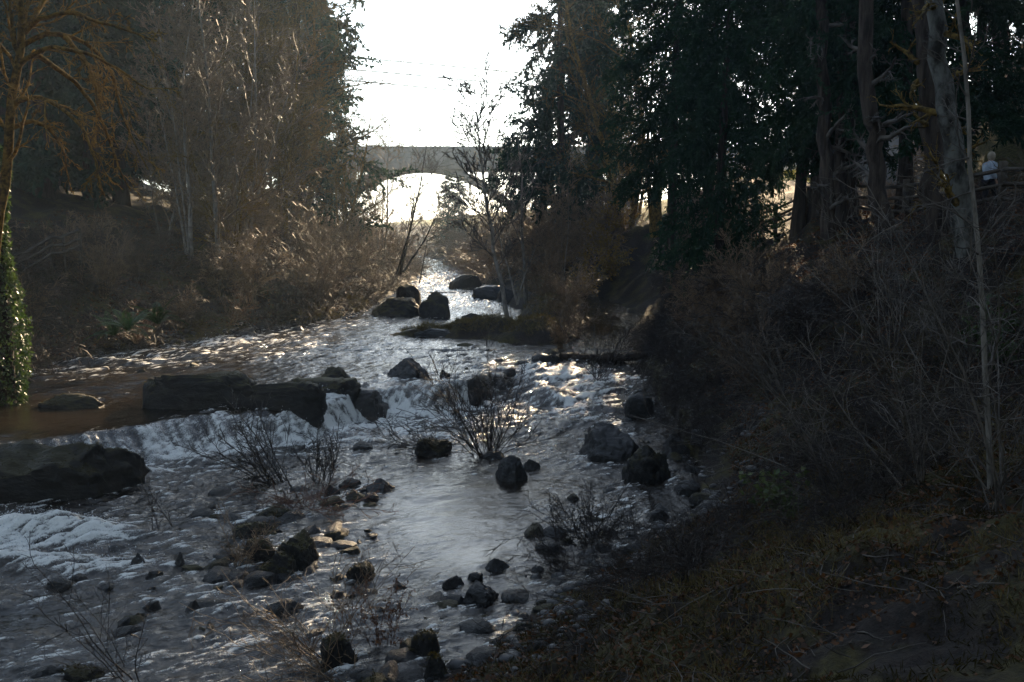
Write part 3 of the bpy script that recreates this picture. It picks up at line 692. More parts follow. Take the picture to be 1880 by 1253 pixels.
ALD = [bare(51, 16, .15, 1, .05, 34, 9, 8, 0, .18, tw=.012), bare(52, 14, .13, 3, .14, 16, 9, 8, 0, .2, tw=.012), bare(53, 12, .11, 2, .16, 20, 9, 8, 0, .15, tw=.012),
       bare(54, 18, .17, 1, .06, 38, 9, 8, 0, .2, tw=.013), bare(55, 10, .08, 4, .22, 12, 9, 8, 0, .12, tw=.011)]
MAP = [bare(61, 17, .22, 2, .12, 18, 9, 7, 3, .2, 55, .45, .03, .011, .2, M_MOSSB, M_MOSSB, .03), bare(62, 14, .17, 3, .2, 13, 9, 7, 3, .15, 58, .45, .0, .011, .22, M_MOSSB, M_MOSSB, .03)]
def tree(px, Y, me, label, group=None, rz=0.0, sc=1.0, name='bare_tree'):
    x, y, z = pxz(px, Y)
    return put_tree(name, [('trunk', me[0]), ('branches', me[1])], (x, y, z), label, group, rz, sc)
LB = 'bare alders of the left bank'
tree(400, 49, ALD[0], 'pale trunked bare alder rising from the left bank above the gravel', None, .2, .95)
tree(352, 50, ALD[1], 'forked bare alder left of the pale trunked one', None, 1.2, .9)
tree(448, 54, ALD[1], 'many stemmed bare alder right of the pale trunked one', None, 2.4, 1.0)
for i, (px, Y, a) in enumerate([(300, 52, 2), (430, 60, 3), (480, 62, 0), (535, 68, 1), (590, 84, 3), (500, 72, 3), (440, 74, 0), (390, 68, 1), (330, 60, 3), (660, 90, 1), (700, 110, 2), (450, 58, 4), (445, 56, 2), (520, 64, 4), (380, 56, 4)]):
    tree(px, Y, ALD[a], 'leafless brown twigged alder among those crowding the left bank', LB, i * 2.1, .8 + .25 * ((i * 37) % 10) / 10)
tree(425, 51, MAP[1], 'mossy low spreading maple leaning over the left gravel edge', None, .4, .62)
tree(535, 62, MAP[0], 'golden mossy maple under the tall left fir', None, 1.5, .75)
for i, (px, Y, a, sc) in enumerate([(505, 62, 0, 1.05), (455, 66, 1, 1.2), (560, 72, 0, 1.1), (380, 60, 1, 1.1)]):
    tree(px, Y, MAP[a], 'tall golden mossed maple among those before the left firs', 'golden maples of the left bank', i * 1.4, sc)
tree(622, 72, MAP[1], 'mossy maple at the river edge of the left wood, beside the sky gap', None, 2.2, .8)
for i, (px, Y, sc, a) in enumerate([(700, 78, .8, 1), (668, 76, .65, 2)]):
    tree(px, Y, ALD[a], ('bare alder with rusty clinging catkins in front of the bridge end', 'slimmer bare alder left of the rusty one before the bridge end')[i], None, i + 2.0, sc)

def line_tree(name, stems, label, bark, twig, limbs=14, l2=6, l3=5, lenr=.3, ang=45, grav=.06, tw=.008, t0=.35, seed=1, S=10, buds=.03, group=None, cat='tree', wander=.15):
    """stems: list of (pixel polyline, depth list or value, base radius m, tip radius m); the plant is built round its foot"""
    rg = np.random.default_rng(seed)
    Ps, Rs = [], []
    for pl, Y, r0, r1 in stems:
        Ys = np.linspace(*Y, len(pl)) if isinstance(Y, tuple) else np.full(len(pl), Y)
        Q = np.array([at_d(a, b, c) for (a, b), c in zip(pl, Ys)])
        n = 14; t = np.linspace(0, len(Q) - 1, n)
        t0_ = np.arange(len(Q))
        Q = np.stack([np.interp(t, t0_, Q[:, i]) for i in range(3)], -1)
        for _ in range(2): Q[1:-1] = .25 * Q[:-2] + .5 * Q[1:-1] + .25 * Q[2:]
        Q[2:-1] += rg.normal(size=(n - 3, 3)) * r0 * .25
        Ps.append(Q); Rs.append(np.linspace(r0, r1, n))
    P, Rd = np.array(Ps), np.array(Rs)
    g = gz(P[0, 0, 0], P[0, 0, 1])
    foot = np.array([P[0, 0, 0], P[0, 0, 1], min(g, P[0, 0, 2])])
    P = P - foot
    e = empty(name, tuple(foot), label, cat, group)
    obj('trunk', mesh('trunk', *tube(P, Rd, S), bark, True), e)
    groups = [(P[i:i + 1], Rd[i:i + 1]) for i in range(len(P))] if len(P) < 5 else [(P, Rd)]
    for P, Rd in groups if limbs else []:
        A, Ar = grow(P, Rd, limbs, t0, .99, ang, lenr, 7, wander, grav, rg, .45, .2, .5); Ar = np.clip(Ar, tw * 1.2, .09)
        B, Br = grow(A, Ar, l2, .15, .99, 42, .45, 5, wander, grav, rg, .6, .3, .4); Br = np.maximum(Br, tw)
        parts = [tube(A, Ar, 5), tube(B, Br, 4)]; last = B
        if l3:
            C, Cr = grow(B, Br, l3, .15, .99, 42, .5, 4, wander, grav, rg, .7, .4, .3); Cr = np.maximum(Cr, tw * .75)
            parts.append(tube(C, Cr, 3)); last = C
        if buds:
            parts.append(blades(last[:, -1], last[:, -1] - last[:, -2], buds * 2.2, buds * .45, rg, .4))
        V, Fs = merge(parts); obj('branches', mesh('branches', V, Fs, twig), e)
    return e
# islet trees and saplings
line_tree('bare_tree', [([(933, 592), (915, 500), (900, 420), (885, 320), (878, 250), (872, 165)], 50, .12, .014)], 'slender leaning alder on the islet, fine crown against the sky', M_ALDER, M_TWIGG, 30, 7, 7, .30, 42, .07, .022, .22, 3)
line_tree('bare_tree', [([(966, 566), (962, 470), (955, 400), (960, 330), (950, 250)], 54, .11, .015)], 'thin straight sapling on the islet right of the leaning alder', M_ALDER, M_TWIGG, 16, 6, 5, .25, 42, .05, .011, .3, 4)
line_tree('bare_tree', [([(950, 560), (935, 500), (918, 440), (905, 400)], 52, .06, .012), ([(950, 560), (962, 510), (985, 450)], 52, .05, .012)], 'low forked sapling between the two islet trees', M_ALDER, M_TWIGG, 10, 6, 4, .3, 42, .03, .010, .3, 5)
line_tree('bare_tree', [([(735, 505), (748, 440), (765, 370), (778, 310), (785, 250)], (72, 74), .11, .015), ([(728, 505), (745, 450), (758, 400), (763, 300)], (72, 71), .09, .015), ([(740, 500), (775, 450), (800, 400), (812, 350)], (72, 70), .08, .015)], 'dark three stemmed alder leaning over the river under the bridge arch', M_FIR_BARK, M_TWIGG, 20, 7, 6, .36, 45, .03, .012, .25, 6)
line_tree('bare_tree', [([(770, 520), (778, 480), (785, 440)], 72, .05, .02)], 'short dark sapling stem at the tip of the left bank', M_FIR_BARK, M_TWIGG, 8, 5, 0, .4, 45, .03, .012, .3, 7)
# left mossy maple
LM = [([(-22, 620), (-5, 480), (0, 380), (12, 250), (30, 150), (45, 60), (42, -60)], 27, .17, .08)]
limbs_px = [([(45, 60), (65, 35), (100, 24), (140, 20), (170, 38), (215, 50), (255, 65), (288, 76)], (27, 25.5)), ([(38, 85), (75, 60), (105, 58), (140, 68), (175, 90), (200, 118), (215, 155), (222, 210), (245, 265), (272, 312)], (27, 28.5)),
    ([(30, 125), (60, 95), (90, 88), (130, 88), (165, 98), (200, 115), (240, 145), (278, 166)], (27, 26)), ([(25, 190), (50, 177), (85, 180), (120, 198), (145, 225), (165, 260), (178, 300), (184, 348)], (27, 25)),
    ([(10, 240), (40, 225), (75, 222), (100, 245), (115, 275), (126, 328)], (27, 28)), ([(45, 60), (50, 20), (52, -60)], (27, 27.5)), ([(36, 105), (22, 60), (20, 10), (5, -40)], (27, 26)), ([(45, 60), (90, -10), (150, -40)], (27, 29)), ([(120, 68), (150, 100), (175, 140), (180, 200)], (27, 26.5)), ([(60, 95), (110, 130), (160, 170), (190, 230), (215, 300), (240, 350)], (27, 29.5))]
for pl, Y in limbs_px: LM.append((pl, Y, .075, .018))
line_tree('mossy_maple', LM, 'leaning mossy maple at the left edge with arching limbs over the bank', M_MOSSB, M_MOSSB, 11, 6, 4, .34, 42, -.06, .009, .25, 8, 8, 0, wander=.13)
# right bank trunks
line_tree('tree_trunk', [([(1778, 470), (1762, 380), (1747, 250), (1727, 120), (1712, -20), (1700, -240)], 24, .26, .17)], 'big lichen patched mossy trunk leaning left beside the path', M_LICH, M_MOSSB, 9, 7, 6, .22, 60, -.02, .008, .15, 21, 14, .02, wander=.22)
line_tree('tree_trunk', [([(1628, 430), (1612, 330), (1602, 240), (1592, 100), (1582, -200)], 29, .27, .18)], 'dark straight trunk in front of the grey wall', M_FIR_BARK, M_TWIGG, 12, 6, 5, .2, 70, -.02, .009, .2, 22, 12, 0, wander=.22)
line_tree('tree_trunk', [([(1722, 440), (1714, 300), (1700, 100), (1690, -200)], 27, .30, .2)], 'thick black trunk between the grey wall and the lichen trunk', M_FIR_BARK, M_MOSSB, 12, 6, 5, .2, 70, -.02, .009, .2, 23, 12, 0, wander=.25)
line_tree('tree_trunk', [([(1520, 440), (1512, 200), (1500, -200)], 35, .26, .18)], 'dark trunk left of the grey wall, next to the dense hemlock', M_FIR_BARK, M_TWIGG, 14, 6, 5, .2, 70, -.03, .009, .1, 24, 12, 0, wander=.22)
line_tree('tree_trunk', [([(1566, 420), (1568, 250), (1560, -200)], 38, .22, .16)], 'slimmer dark trunk at the left edge of the grey wall', M_FIR_BARK, M_TWIGG, 12, 6, 5, .2, 70, -.03, .009, .1, 25, 12, 0, wander=.22)
line_tree('bare_tree', [([(1830, 1090), (1818, 900), (1806, 620), (1795, 450), (1780, 250), (1762, 0), (1750, -160)], 13, .045, .02)], 'thin grey sapling standing close on the near right bank', M_ALDER, M_TWIGG, 26, 6, 5, .16, 60, .0, .0045, .12, 26, 8, 0, wander=.2)
line_tree('bare_tree', [([(1870, 240), (1848, 130), (1822, 0), (1795, -160)], 50, .30, .15)], 'bare maple trunk on the skyline at the upper right, leftmost leaning', M_FIR_BARK, M_TWIGG, 10, 7, 6, .25, 45, .05, .011, .3, 27)
line_tree('bare_tree', [([(1850, 230), (1843, 110), (1838, 0), (1836, -160)], 54, .36, .18)], 'thick upright bare trunk on the skyline at the upper right', M_FIR_BARK, M_TWIGG, 10, 7, 6, .25, 45, .05, .011, .3, 28)
line_tree('bare_tree', [([(1800, 240), (1795, 150), (1772, 40), (1755, -100)], 52, .24, .14)], 'thinner bare trunk behind the lichen trunk on the skyline', M_FIR_BARK, M_TWIGG, 10, 7, 6, .25, 45, .05, .011, .3, 29)
for i, (px, Y, a, sc) in enumerate([(1150, 72, 1, 1.5), (1205, 68, 0, 1.45), (1120, 84, 0, 1.05), (1240, 78, 0, 1.1), (1300, 88, 1, 1.1), (1165, 95, 1, 1.1), (1500, 80, 0, 1.0), (1700, 75, 1, 1.0)]):
    tree(px, Y, MAP[a], 'golden mossed bare maple among those backlit beyond the right bank', 'backlit maples beyond the right bank', i * 1.9, sc)
for i, (px, Y, a, sc) in enumerate([(1060, 78, 1, .7), (1000, 70, 4, .9), (980, 88, 2, .9), (940, 100, 1, .8), (1040, 66, 4, .7), (900, 112, 2, .9)]):
    tree(px, Y, ALD[a], 'small bare alder among those thick below the right bank firs', 'alders below the right bank firs', i * 1.3, sc)
for i, (px, Y, a, sc) in enumerate([(1140, 96, 0, 1.1), (1195, 92, 3, 1.0), (1255, 86, 1, 1.1), (1165, 104, 1, 1.0)]):
    tree(px, Y, ALD[a], 'bare alder among those screening the right end of the bridge', 'alders screening the bridge end', i * 1.7, sc)
# far growth seen under the bridge
fir(822, 128, 0, 'small bushy conifer in the haze beneath the bridge arch', None, .2, (.62, .62, .40), HEMS)
fir(842, 136, 2, 'taller blurred conifer right behind the small bushy one beneath the arch', None, 1.2, (.55, .55, .36), HEMS)
for i, (px, Y, a, sc) in enumerate([(850, 132, 1, .55), (890, 126, 2, .7), (930, 136, 3, .55), (780, 150, 4, .5), (960, 140, 1, .8), (740, 140, 2, .5), (870, 120, 4, .6), (910, 118, 2, .55), (830, 114, 4, .45)]):
    tree(px, Y, ALD[a], 'hazy bare tree among those in the valley below the bridge', 'hazy trees below the bridge', i * 1.1, sc)
# ------------------------------------------------------------------ shrubs, brambles, ferns, ivy
def bush_geo(seed, n, h, spread, r=.010, lean=(0, 0), arch=-.06, l2=7, l3=5, tw=.005, lenr=.45, wander=.16, leaves=None, K=8, l4=0, base=.12):
    rg = np.random.default_rng(seed)
    az = rg.uniform(0, 6.283, n); sp = spread * rg.uniform(.15, 1, n)
    d = nrm(np.stack([np.cos(az) * sp + lean[0], np.sin(az) * sp + lean[1], np.ones(n)], -1))
    p = np.stack([rg.normal(size=n) * base, rg.normal(size=n) * base, np.full(n, -.15)], -1); pts = [p]
    L = h * rg.uniform(.5, 1.15, n) * np.sqrt(1 + sp ** 2) * .9
    for s_ in range(K - 1):
        d = nrm(d + wander * .6 * rg.normal(size=d.shape) + np.array([0, 0, arch])); p = p + d * (L / (K - 1))[:, None]; pts.append(p)
    P = np.stack(pts, 1); Rd = r * rg.uniform(.6, 1.2, n)[:, None] * np.linspace(1, .3, K)[None]
    A, Ar = grow(P, Rd, l2, .12, .98, 40, lenr, 5, wander, arch * .4, rg, .6, .35, .5); Ar = np.maximum(Ar, tw)
    parts = [tube(P, np.maximum(Rd, tw), 5), tube(A, Ar, 3)]; last = A
    if l3:
        B, Br = grow(A, Ar, l3, .12, .98, 42, .5, 4, wander, 0, rg, .7, .4, .4); Br = np.maximum(Br, tw * .75); parts.append(tube(B, Br, 3)); last = B
    if l4:
        B, Br = grow(last, np.full(last.shape[:2], tw * .7), l4, .1, .98, 42, .55, 3, wander, 0, rg, .9, .5, .4); parts.append(tube(B, Br, 3)); last = B
    lf = None
    if leaves:
        a, b = along(last, leaves[0], rg); lf = blades(a, b + np.array([0, 0, -.4]), leaves[1] * rg.uniform(.6, 1.3, len(a)), leaves[1] * leaves[2], rg, .8)
    return merge(parts), lf
def shrub(name, geo, mat, loc, label, cat='shrub', group=None, rz=0.0, sc=1.0, leafmat=None):
    (V, Fs), lf = geo
    if lf is None:
        o = obj(name, mesh(name, V, Fs, mat), loc=loc); o.rotation_euler = (0, 0, rz); o.scale = (sc,) * 3 if np.isscalar(sc) else sc
        return tag(o, label, cat, group)
    e = empty(name, loc, label, cat, group, rz, sc)
    obj('stems', mesh('stems', V, Fs, mat), e); obj('leaves', mesh('leaves', *lf, leafmat), e)
    return e
def wpt(px, py, dz=0.0):
    p = at(px, py, .1 if py > 700 else 1.2)
    for _ in range(4):
        z = max(float(wz(p[0], p[1])), gz(p[0], p[1])); p = at(px, py, z)
    return (p[0], p[1], p[2] + dz)
M_REDT = simple('reddish twigs', (0.06, 0.028, 0.018), (0.17, 0.085, 0.055), 3, 0.7, 0.3, rnd=0.1)
M_DARKT = simple('dark wet and shade toned twigs', (0.012, 0.009, 0.008), (0.040, 0.029, 0.023), 3, 0.65, 0.35, rnd=0.2)  # on the right bank brush the darkness puts shade into the colour
shrub('twig_bush', bush_geo(201, 26, 2.9, 1.2, .016, (0, -.1), -.02, 7, 5, .008), M_DARKT, wpt(892, 838, -.05), 'leafless willow bush fanning out of the pool behind the foreground boulder')
shrub('twig_bush', bush_geo(202, 12, 2.0, 1.1, .012, (-1.1, -.2), -.03, 6, 5, .0075), M_DARKT, wpt(815, 830, -.05), 'low sprawling twigs left of the willow bush, over the rough brown rock')
shrub('twig_bush', bush_geo(203, 12, 2.7, .5, .020, (-.8, 0), .0, 7, 5, .008), M_DARKT, wpt(522, 892, -.05), 'leafless willow bush leaning left out of the shoal before the waterfall')
shrub('twig_bush', bush_geo(204, 18, 1.4, .5, .010, (0, 0), .0, 6, 4, .007), M_DARKT, wpt(590, 880), 'small upright twig bush right of the leaning willow in the shoal')
shrub('twig_bush', bush_geo(205, 18, 1.2, 1.8, .010, (-.3, 0), -.14, 6, 4, .007), M_REDT, wpt(560, 938), 'flattened reddish canes lying on the middle shoal')
shrub('twig_bush', bush_geo(206, 24, 1.6, 1.3, .011, (-.2, 0), -.04, 7, 5, .006), M_DARKT, wpt(1085, 1000), 'tangled bare bush on the near right shore beside the sun glints')
shrub('twig_bush', bush_geo(207, 14, .9, 1.2, .008, (-.3, 0), -.06, 7, 5, .0045), M_DARKT, wpt(1040, 1040), 'low dark tangle at the end of the calm pool')
shrub('twig_bush', bush_geo(208, 12, 1.9, 1.0, .014, (0, 0), .0, 6, 4, .010), M_DARKT, wpt(1100, 690), 'small bare bush standing in the right rapids')
shrub('twig_bush', bush_geo(209, 16, 1.6, 1.3, .010, (-.6, .2), -.05, 6, 4, .0045), M_TWIG, wpt(600, 1215), 'long thin canes springing from the bottom shallows')
shrub('twig_bush', bush_geo(210, 10, 2.4, 1.2, .008, (-.9, .1), -.07, 6, 4, .004), M_TWIG, wpt(660, 1250), 'arching pale canes reaching left over the bottom cascade')
shrub('twig_bush', bush_geo(211, 8, 1.1, .35, .007, (0, 0), .0, 6, 4, .004, leaves=(2, .05, .3)), M_REDT, wpt(690, 1190), 'dead reddish stalks with a few hanging brown leaves at the bottom', leafmat=M_LITTER)
shrub('twig_bush', bush_geo(212, 3, 1.7, .25, .012, (-.25, 0), .0, 5, 4, .006), M_DARKT, wpt(300, 975), 'lone thin dark stem by the white rapids')
shrub('twig_bush', bush_geo(213, 6, 2.0, .6, .011, (-.5, 0), .0, 6, 4, .005), M_DARKT, wpt(250, 1250), 'dark thin stems rising at the bottom left')
shrub('twig_bush', bush_geo(214, 12, 1.1, 1.0, .008, (0, 0), -.04, 7, 4, .005), M_TWIG, wpt(440, 1035), 'brown brushy twigs on the lower shoal')
# big thickets that nobody could count
def scatter(protos, P, sc, rg, mat, name, label=None):
    Vs, Fs = [], []
    o = 0; out = []
    ang = rg.uniform(0, 6.28, len(P))
    for i, p in enumerate(P):
        V, Fl = protos[rg.integers(len(protos))]
        ca, sa = math.cos(ang[i]), math.sin(ang[i])
        W = np.stack([V[:, 0] * ca - V[:, 1] * sa, V[:, 0] * sa + V[:, 1] * ca, V[:, 2]], -1) * sc[i] + p
        out.append((W, Fl))
    V, Fl = merge(out)
    o = tag(obj(name, mesh(name, V, Fl, mat)), label, kind='stuff')
    return o
def bank_points(n, side, y0, y1, d0, d1, rg, pw=1.0):
    y = y0 + (y1 - y0) * rg.random(n) ** pw; d = d0 + (d1 - d0) * rg.random(n)
    x = xr(y) + d if side == 'r' else xl(y) - d
    if side == 'r' and y1 > 50:      # brush left out of this strip so low sun reaches the side pool
        ok = ~((np.abs(x - (5.2 + .21 * (y - 50))) < 2.4) & (y > 47) & (y < 105)); x, y = x[ok], y[ok]
    return np.stack([x, y, ground(x, y)], -1)
r5 = np.random.default_rng(5)
BR = [bush_geo(300 + i, 9, 1.5, 1.4, .010, (0, 0), -.16, 7, 4, .008, .5, .2)[0] for i in range(4)]
BRn = [bush_geo(310 + i, 9, 1.3, 1.4, .007, (0, 0), -.16, 7, 4, .0045, .5, .2)[0] for i in range(4)]
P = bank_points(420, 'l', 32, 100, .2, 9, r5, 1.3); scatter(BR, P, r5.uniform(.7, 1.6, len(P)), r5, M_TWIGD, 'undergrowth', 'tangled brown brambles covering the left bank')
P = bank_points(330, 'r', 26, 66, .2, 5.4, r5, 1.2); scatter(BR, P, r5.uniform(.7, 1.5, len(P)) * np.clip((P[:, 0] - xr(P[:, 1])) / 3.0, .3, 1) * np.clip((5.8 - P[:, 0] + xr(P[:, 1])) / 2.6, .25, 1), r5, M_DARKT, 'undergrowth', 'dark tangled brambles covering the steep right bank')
P = bank_points(220, 'r', 13, 30, 1.6, 10, r5, 1.0); scatter(BRn, P, r5.uniform(.5, 1.1, len(P)), r5, M_DARKT, 'undergrowth', 'thin grey canes over the near right bank')
P = bank_points(260, 'r', 66, 130, 0.3, 14, r5, 1.0); scatter(BR, P, r5.uniform(1.2, 2.6, len(P)), r5, M_TWIG, 'undergrowth', 'hazy brush on the far right shore')
P = bank_points(160, 'l', 90, 150, 0.3, 14, r5, 1.0); scatter(BR, P, r5.uniform(1.2, 2.6, len(P)), r5, M_TWIG, 'undergrowth', 'hazy brush on the far left shore')
P = bank_points(240, 'r', 28, 75, 13, 32, r5, 1.0); P = P[P[:, 0] > 17 + .12 * (P[:, 1] - 40)]; scatter(BR, P, r5.uniform(1., 2.2, len(P)), r5, M_TWIG, 'undergrowth', 'brown brush over the hillside at the far right')
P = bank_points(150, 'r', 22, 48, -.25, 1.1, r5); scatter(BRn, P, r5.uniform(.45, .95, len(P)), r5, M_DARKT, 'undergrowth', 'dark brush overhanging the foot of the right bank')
tw = bank_points(2200, 'r', 9, 30, -.3, 9, r5); a_ = r5.uniform(0, 6.28, 2200); L_t = r5.uniform(.15, .9, 2200)
d_ = np.stack([np.cos(a_), np.sin(a_), r5.normal(size=2200) * .12], -1); pp = [tw + np.array([0, 0, .03])]
for _ in range(5):
    d_ = nrm(d_ + .22 * r5.normal(size=d_.shape) * np.array([1, 1, .4])); q_ = pp[-1] + d_ * (L_t / 5)[:, None]; q_[:, 2] = np.maximum(q_[:, 2], ground(q_[:, 0], q_[:, 1]) + .015); pp.append(q_)
V, Fl = tube(np.stack(pp, 1), r5.uniform(.003, .011, 2200)[:, None] * np.linspace(1, .4, 6)[None], 4)
tag(obj('fallen_twigs', mesh('fallen_twigs', V, Fl, M_TWIGG)), 'pale fallen twigs littering the near right bank', kind='stuff')
# individual shrubs: left bank thicket, islet, right bank
SH = [bush_geo(320 + i, 16, 3.0, .6, .022, (0, 0), -.03, 8, 6, .010, .45, .16, l4=3) for i in range(3)]
SHL = [bush_geo(330 + i, 12, 2.0, .8, .016, (0, 0), -.05, 7, 5, .008, .45, .18, leaves=(2, .075, .30)) for i in range(2)]
SHm = [mesh('shrub', *g[0], M_TWIG) for g in SH]
SHLm = [(mesh('stems', *g[0], M_TWIG), mesh('leaves', *g[1], M_LITTER)) for g in SHL]
def shrubs(n, side, y0, y1, d0, d1, sc, label, group, mat=None):
    for p in bank_points(n, side, y0, y1, d0, d1, r5):
        o = obj('leafless_shrub', SHm[r5.integers(3)], loc=p); s = r5.uniform(*sc); o.scale = (s, s, s); o.rotation_euler = (0, 0, r5.uniform(0, 6.28))
        tag(o, label, 'shrub', group)
shrubs(60, 'l', 36, 92, .8, 9, (.7, 1.4), 'leafless brown shrub in the thicket of the left bank', 'shrubs of the left bank')
shrubs(16, 'r', 46, 66, .3, 6, (.7, 1.3), 'leafless shrub on the right bank beyond the golden pool', 'shrubs beyond the golden pool')
shrubs(22, 'r', 26, 45, 1.2, 4.2, (.4, .8), 'leafless shrub in the dark thicket of the right bank', 'shrubs of the right bank')
shrubs(26, 'r', 68, 100, .5, 12, (1.0, 1.8), 'leafless shrub on the shore before the right firs', 'shrubs before the right firs')
for i, (px, py, s) in enumerate([(1020, 600, .8), (1045, 575, 1.0), (1000, 555, 1.1), (1060, 620, .7), (1030, 640, .55)]):
    o = obj('leafless_shrub', SHm[i % 3], loc=wpt(px, py)); o.scale = (s, s, s); o.rotation_euler = (0, 0, i * 1.3)
    tag(o, 'bare brown shrub among those on the islet', 'shrub', 'shrubs of the islet')
for i, (px, py, s) in enumerate([(425, 592, .9), (468, 585, .8), (330, 612, .7), (560, 575, .8), (250, 625, .7)]):
    e = empty('leafy_shrub', wpt(px, py), 'brown shrub with dead leaves still hanging, on the left bank', 'shrub', 'dead leaved shrubs', i * 1.1, s)
    obj('stems', SHLm[i % 2][0], e); obj('leaves', SHLm[i % 2][1], e)
# near right bank: big bare shrubs with arching grey stems, each its own thing
for i, (px, Y, h, lab) in enumerate([(1560, 17, 4.2, 'tall bare arching shrub on the right bank below the dense hemlock'), (1700, 14, 4.5, 'tall bare grey shrub on the near right bank, left of the thin sapling'), (1860, 12, 4.6, 'bare grey shrub at the right edge beside the thin sapling'), (1640, 23, 4.5, 'bare shrub in front of the lichen trunk'), (1440, 24, 3.4, 'bare shrub halfway up the dark right bank'), (1800, 20, 4.5, 'bare shrub in front of the walker')]):
    x, y, z = pxz(px, Y)
    shrub('arching_shrub', bush_geo(400 + i, 9, h, .75, .016, (-.25, 0), -.06, 8, 5, .0048, .42, .2, l4=0), M_TWIGG, (x, y, z), lab)
g = bush_geo(411, 9, 1.2, .9, .008, (-.3, 0), -.05, 5, 3, .005, leaves=(2, .13, .38))
x, y, z = pxz(1450, 17); shrub('bramble', g, M_TWIGG, (x, y, z), 'bramble with pale green leaves on the dark right bank', leafmat=M_LEAF)
g = bush_geo(412, 12, 1.6, .9, .008, (0, 0), -.05, 6, 3, .005, leaves=(3, .11, .4))
x, y, z = pxz(1830, 21); shrub('evergreen_shrub', g, M_TWIGG, (x, y, z), 'dark evergreen shrub with glossy leaves below the walker', leafmat=M_IVY)
for i, (px, Y) in enumerate([(1080, 67), (1100, 69), (1120, 67), (1140, 70)]):  # shrubs added so that the side pool mirrors gold
    x, y, z = pxz(px, Y); g = bush_geo(420 + i, 14, 3.0, .6, .014, (0, 0), -.03, 7, 4, .008, leaves=(6, .12, .32))
    shrub('added_golden_shrub', g, M_TWIG, (x, y, z), 'added shrub with pool gilding leaves behind the golden pool', group='added golden shrubs', leafmat=M_GOLD)

# ferns
def fern_mesh(seed, nf=15, L=.9):
    rg = np.random.default_rng(seed); parts = []
    az = np.arange(nf) * 2.4 + rg.normal(size=nf) * .2; el = np.radians(rg.uniform(30, 75, nf))
    d = np.stack([np.cos(az) * np.cos(el), np.sin(az) * np.cos(el), np.sin(el)], -1); p = np.zeros((nf, 3)); pts = [p]
    for k_ in range(9):
        d = nrm(d + np.array([0, 0, -.16])); p = p + d * (L / 9 * rg.uniform(.9, 1.1, nf))[:, None]; pts.append(p)
    P = np.stack(pts, 1); parts.append(tube(P, np.full(P.shape[:2], .006), 3))
    for sgn in (-1, 1):
        m = 22; t = (np.arange(m) + .5) / m * 8.99; i = t.astype(int); w = (t - i)[None, :, None]
        A = P[:, i] * (1 - w) + P[:, i + 1] * w; Tn = nrm(P[:, i + 1] - P[:, i])
        sd = nrm(np.cross(Tn, np.array([0, 0, 1.0]))) * sgn; n = nf * m
        ln = (.16 * np.sin(np.linspace(.35, 3.0, m)))[None, :].repeat(nf, 0).reshape(-1)
        dr = nrm(sd + .35 * Tn + np.array([0, 0, -.15])).reshape(-1, 3); A = A.reshape(-1, 3); Tn = Tn.reshape(-1, 3)
        V = np.stack([A, A + dr * ln[:, None] * .4 + Tn * .016, A + dr * ln[:, None], A + dr * ln[:, None] * .4 - Tn * .016], 1).reshape(-1, 3)
        parts.append((V, np.arange(4 * n).reshape(-1, 4)))
    return mesh('fern', *merge(parts), M_FERN)
FE = [fern_mesh(1), fern_mesh(2, 12)]
for grp, lab, pts in (('ferns of the left bank', 'green sword fern on the left bank', [(210, 620), (235, 612), (75, 430), (100, 420), (125, 432), (150, 425), (190, 420), (290, 600), (330, 440), (280, 430), (60, 600), (250, 440)]),
                      ('ferns of the right bank', 'sword fern on the dark right bank', [(1310, 690), (1355, 660), (1440, 640), (1480, 610), (1560, 560), (1290, 720), (1400, 760), (1520, 830), (1380, 800), (1620, 700), (1350, 600)])):
    for i, (px, py) in enumerate(pts):
        o = obj('sword_fern', FE[i % 2], loc=wpt(px, py, .05)); s = rng.uniform(.6, 1.05); o.scale = (s, s, s); o.rotation_euler = (rng.uniform(-.2, .2), rng.uniform(-.2, .2), i * 1.3)
        tag(o, lab, 'fern', grp)

# ivy clad trunk at the left edge
def ivy():
    rg = np.random.default_rng(77); Y = 28.5
    base = at_d(8, 700, Y); base[2] = min(base[2], gz(base[0], base[1]))
    e = empty('ivy_clad_trunk', tuple(base), 'old trunk at the left edge smothered in sunlit green ivy', 'tree')
    pl = [(8, 705), (4, 600), (-8, 480), (-14, 340), (-20, 240)]
    Q = np.array([at_d(a, b, Y) for a, b in pl]); Q[0] = base; Q = Q - base
    t = np.linspace(0, 4, 12); Q = np.stack([np.interp(t, np.arange(5), Q[:, i]) for i in range(3)], -1)
    obj('trunk', mesh('trunk', *tube(Q[None], np.linspace(.3, .16, 12)[None], 10), M_FIR_BARK, True), e)
    n = 11500; u = rg.random(n) ** 1.15 * 10.2; i = u.astype(int); w = (u - i)[:, None]
    c = Q[i] * (1 - w) + Q[np.minimum(i + 1, 11)] * w
    az = rg.uniform(0, 6.283, n)
    rad = np.interp(u, [0, 1.5, 3, 4, 5, 7, 10.2], [.5, .64, .72, .66, .40, .38, .4]) * (.35 + 1.25 * fbm(az * 1.3 + 3, c[:, 2] * 1.8, 3, 4)) * (1 - .25 * rg.random(n) ** 3)
    d = np.stack([np.cos(az), np.sin(az), 0 * az], -1)
    V, Fc = blades(c + d * rad[:, None], d * .5 + np.array([0, 0, -.6]), .12 * rg.uniform(.35, 1.4, n), .045 * rg.uniform(.5, 1.1, n), rg, .75)
    obj('ivy', mesh('ivy', V, Fc, M_IVY), e)
ivy()

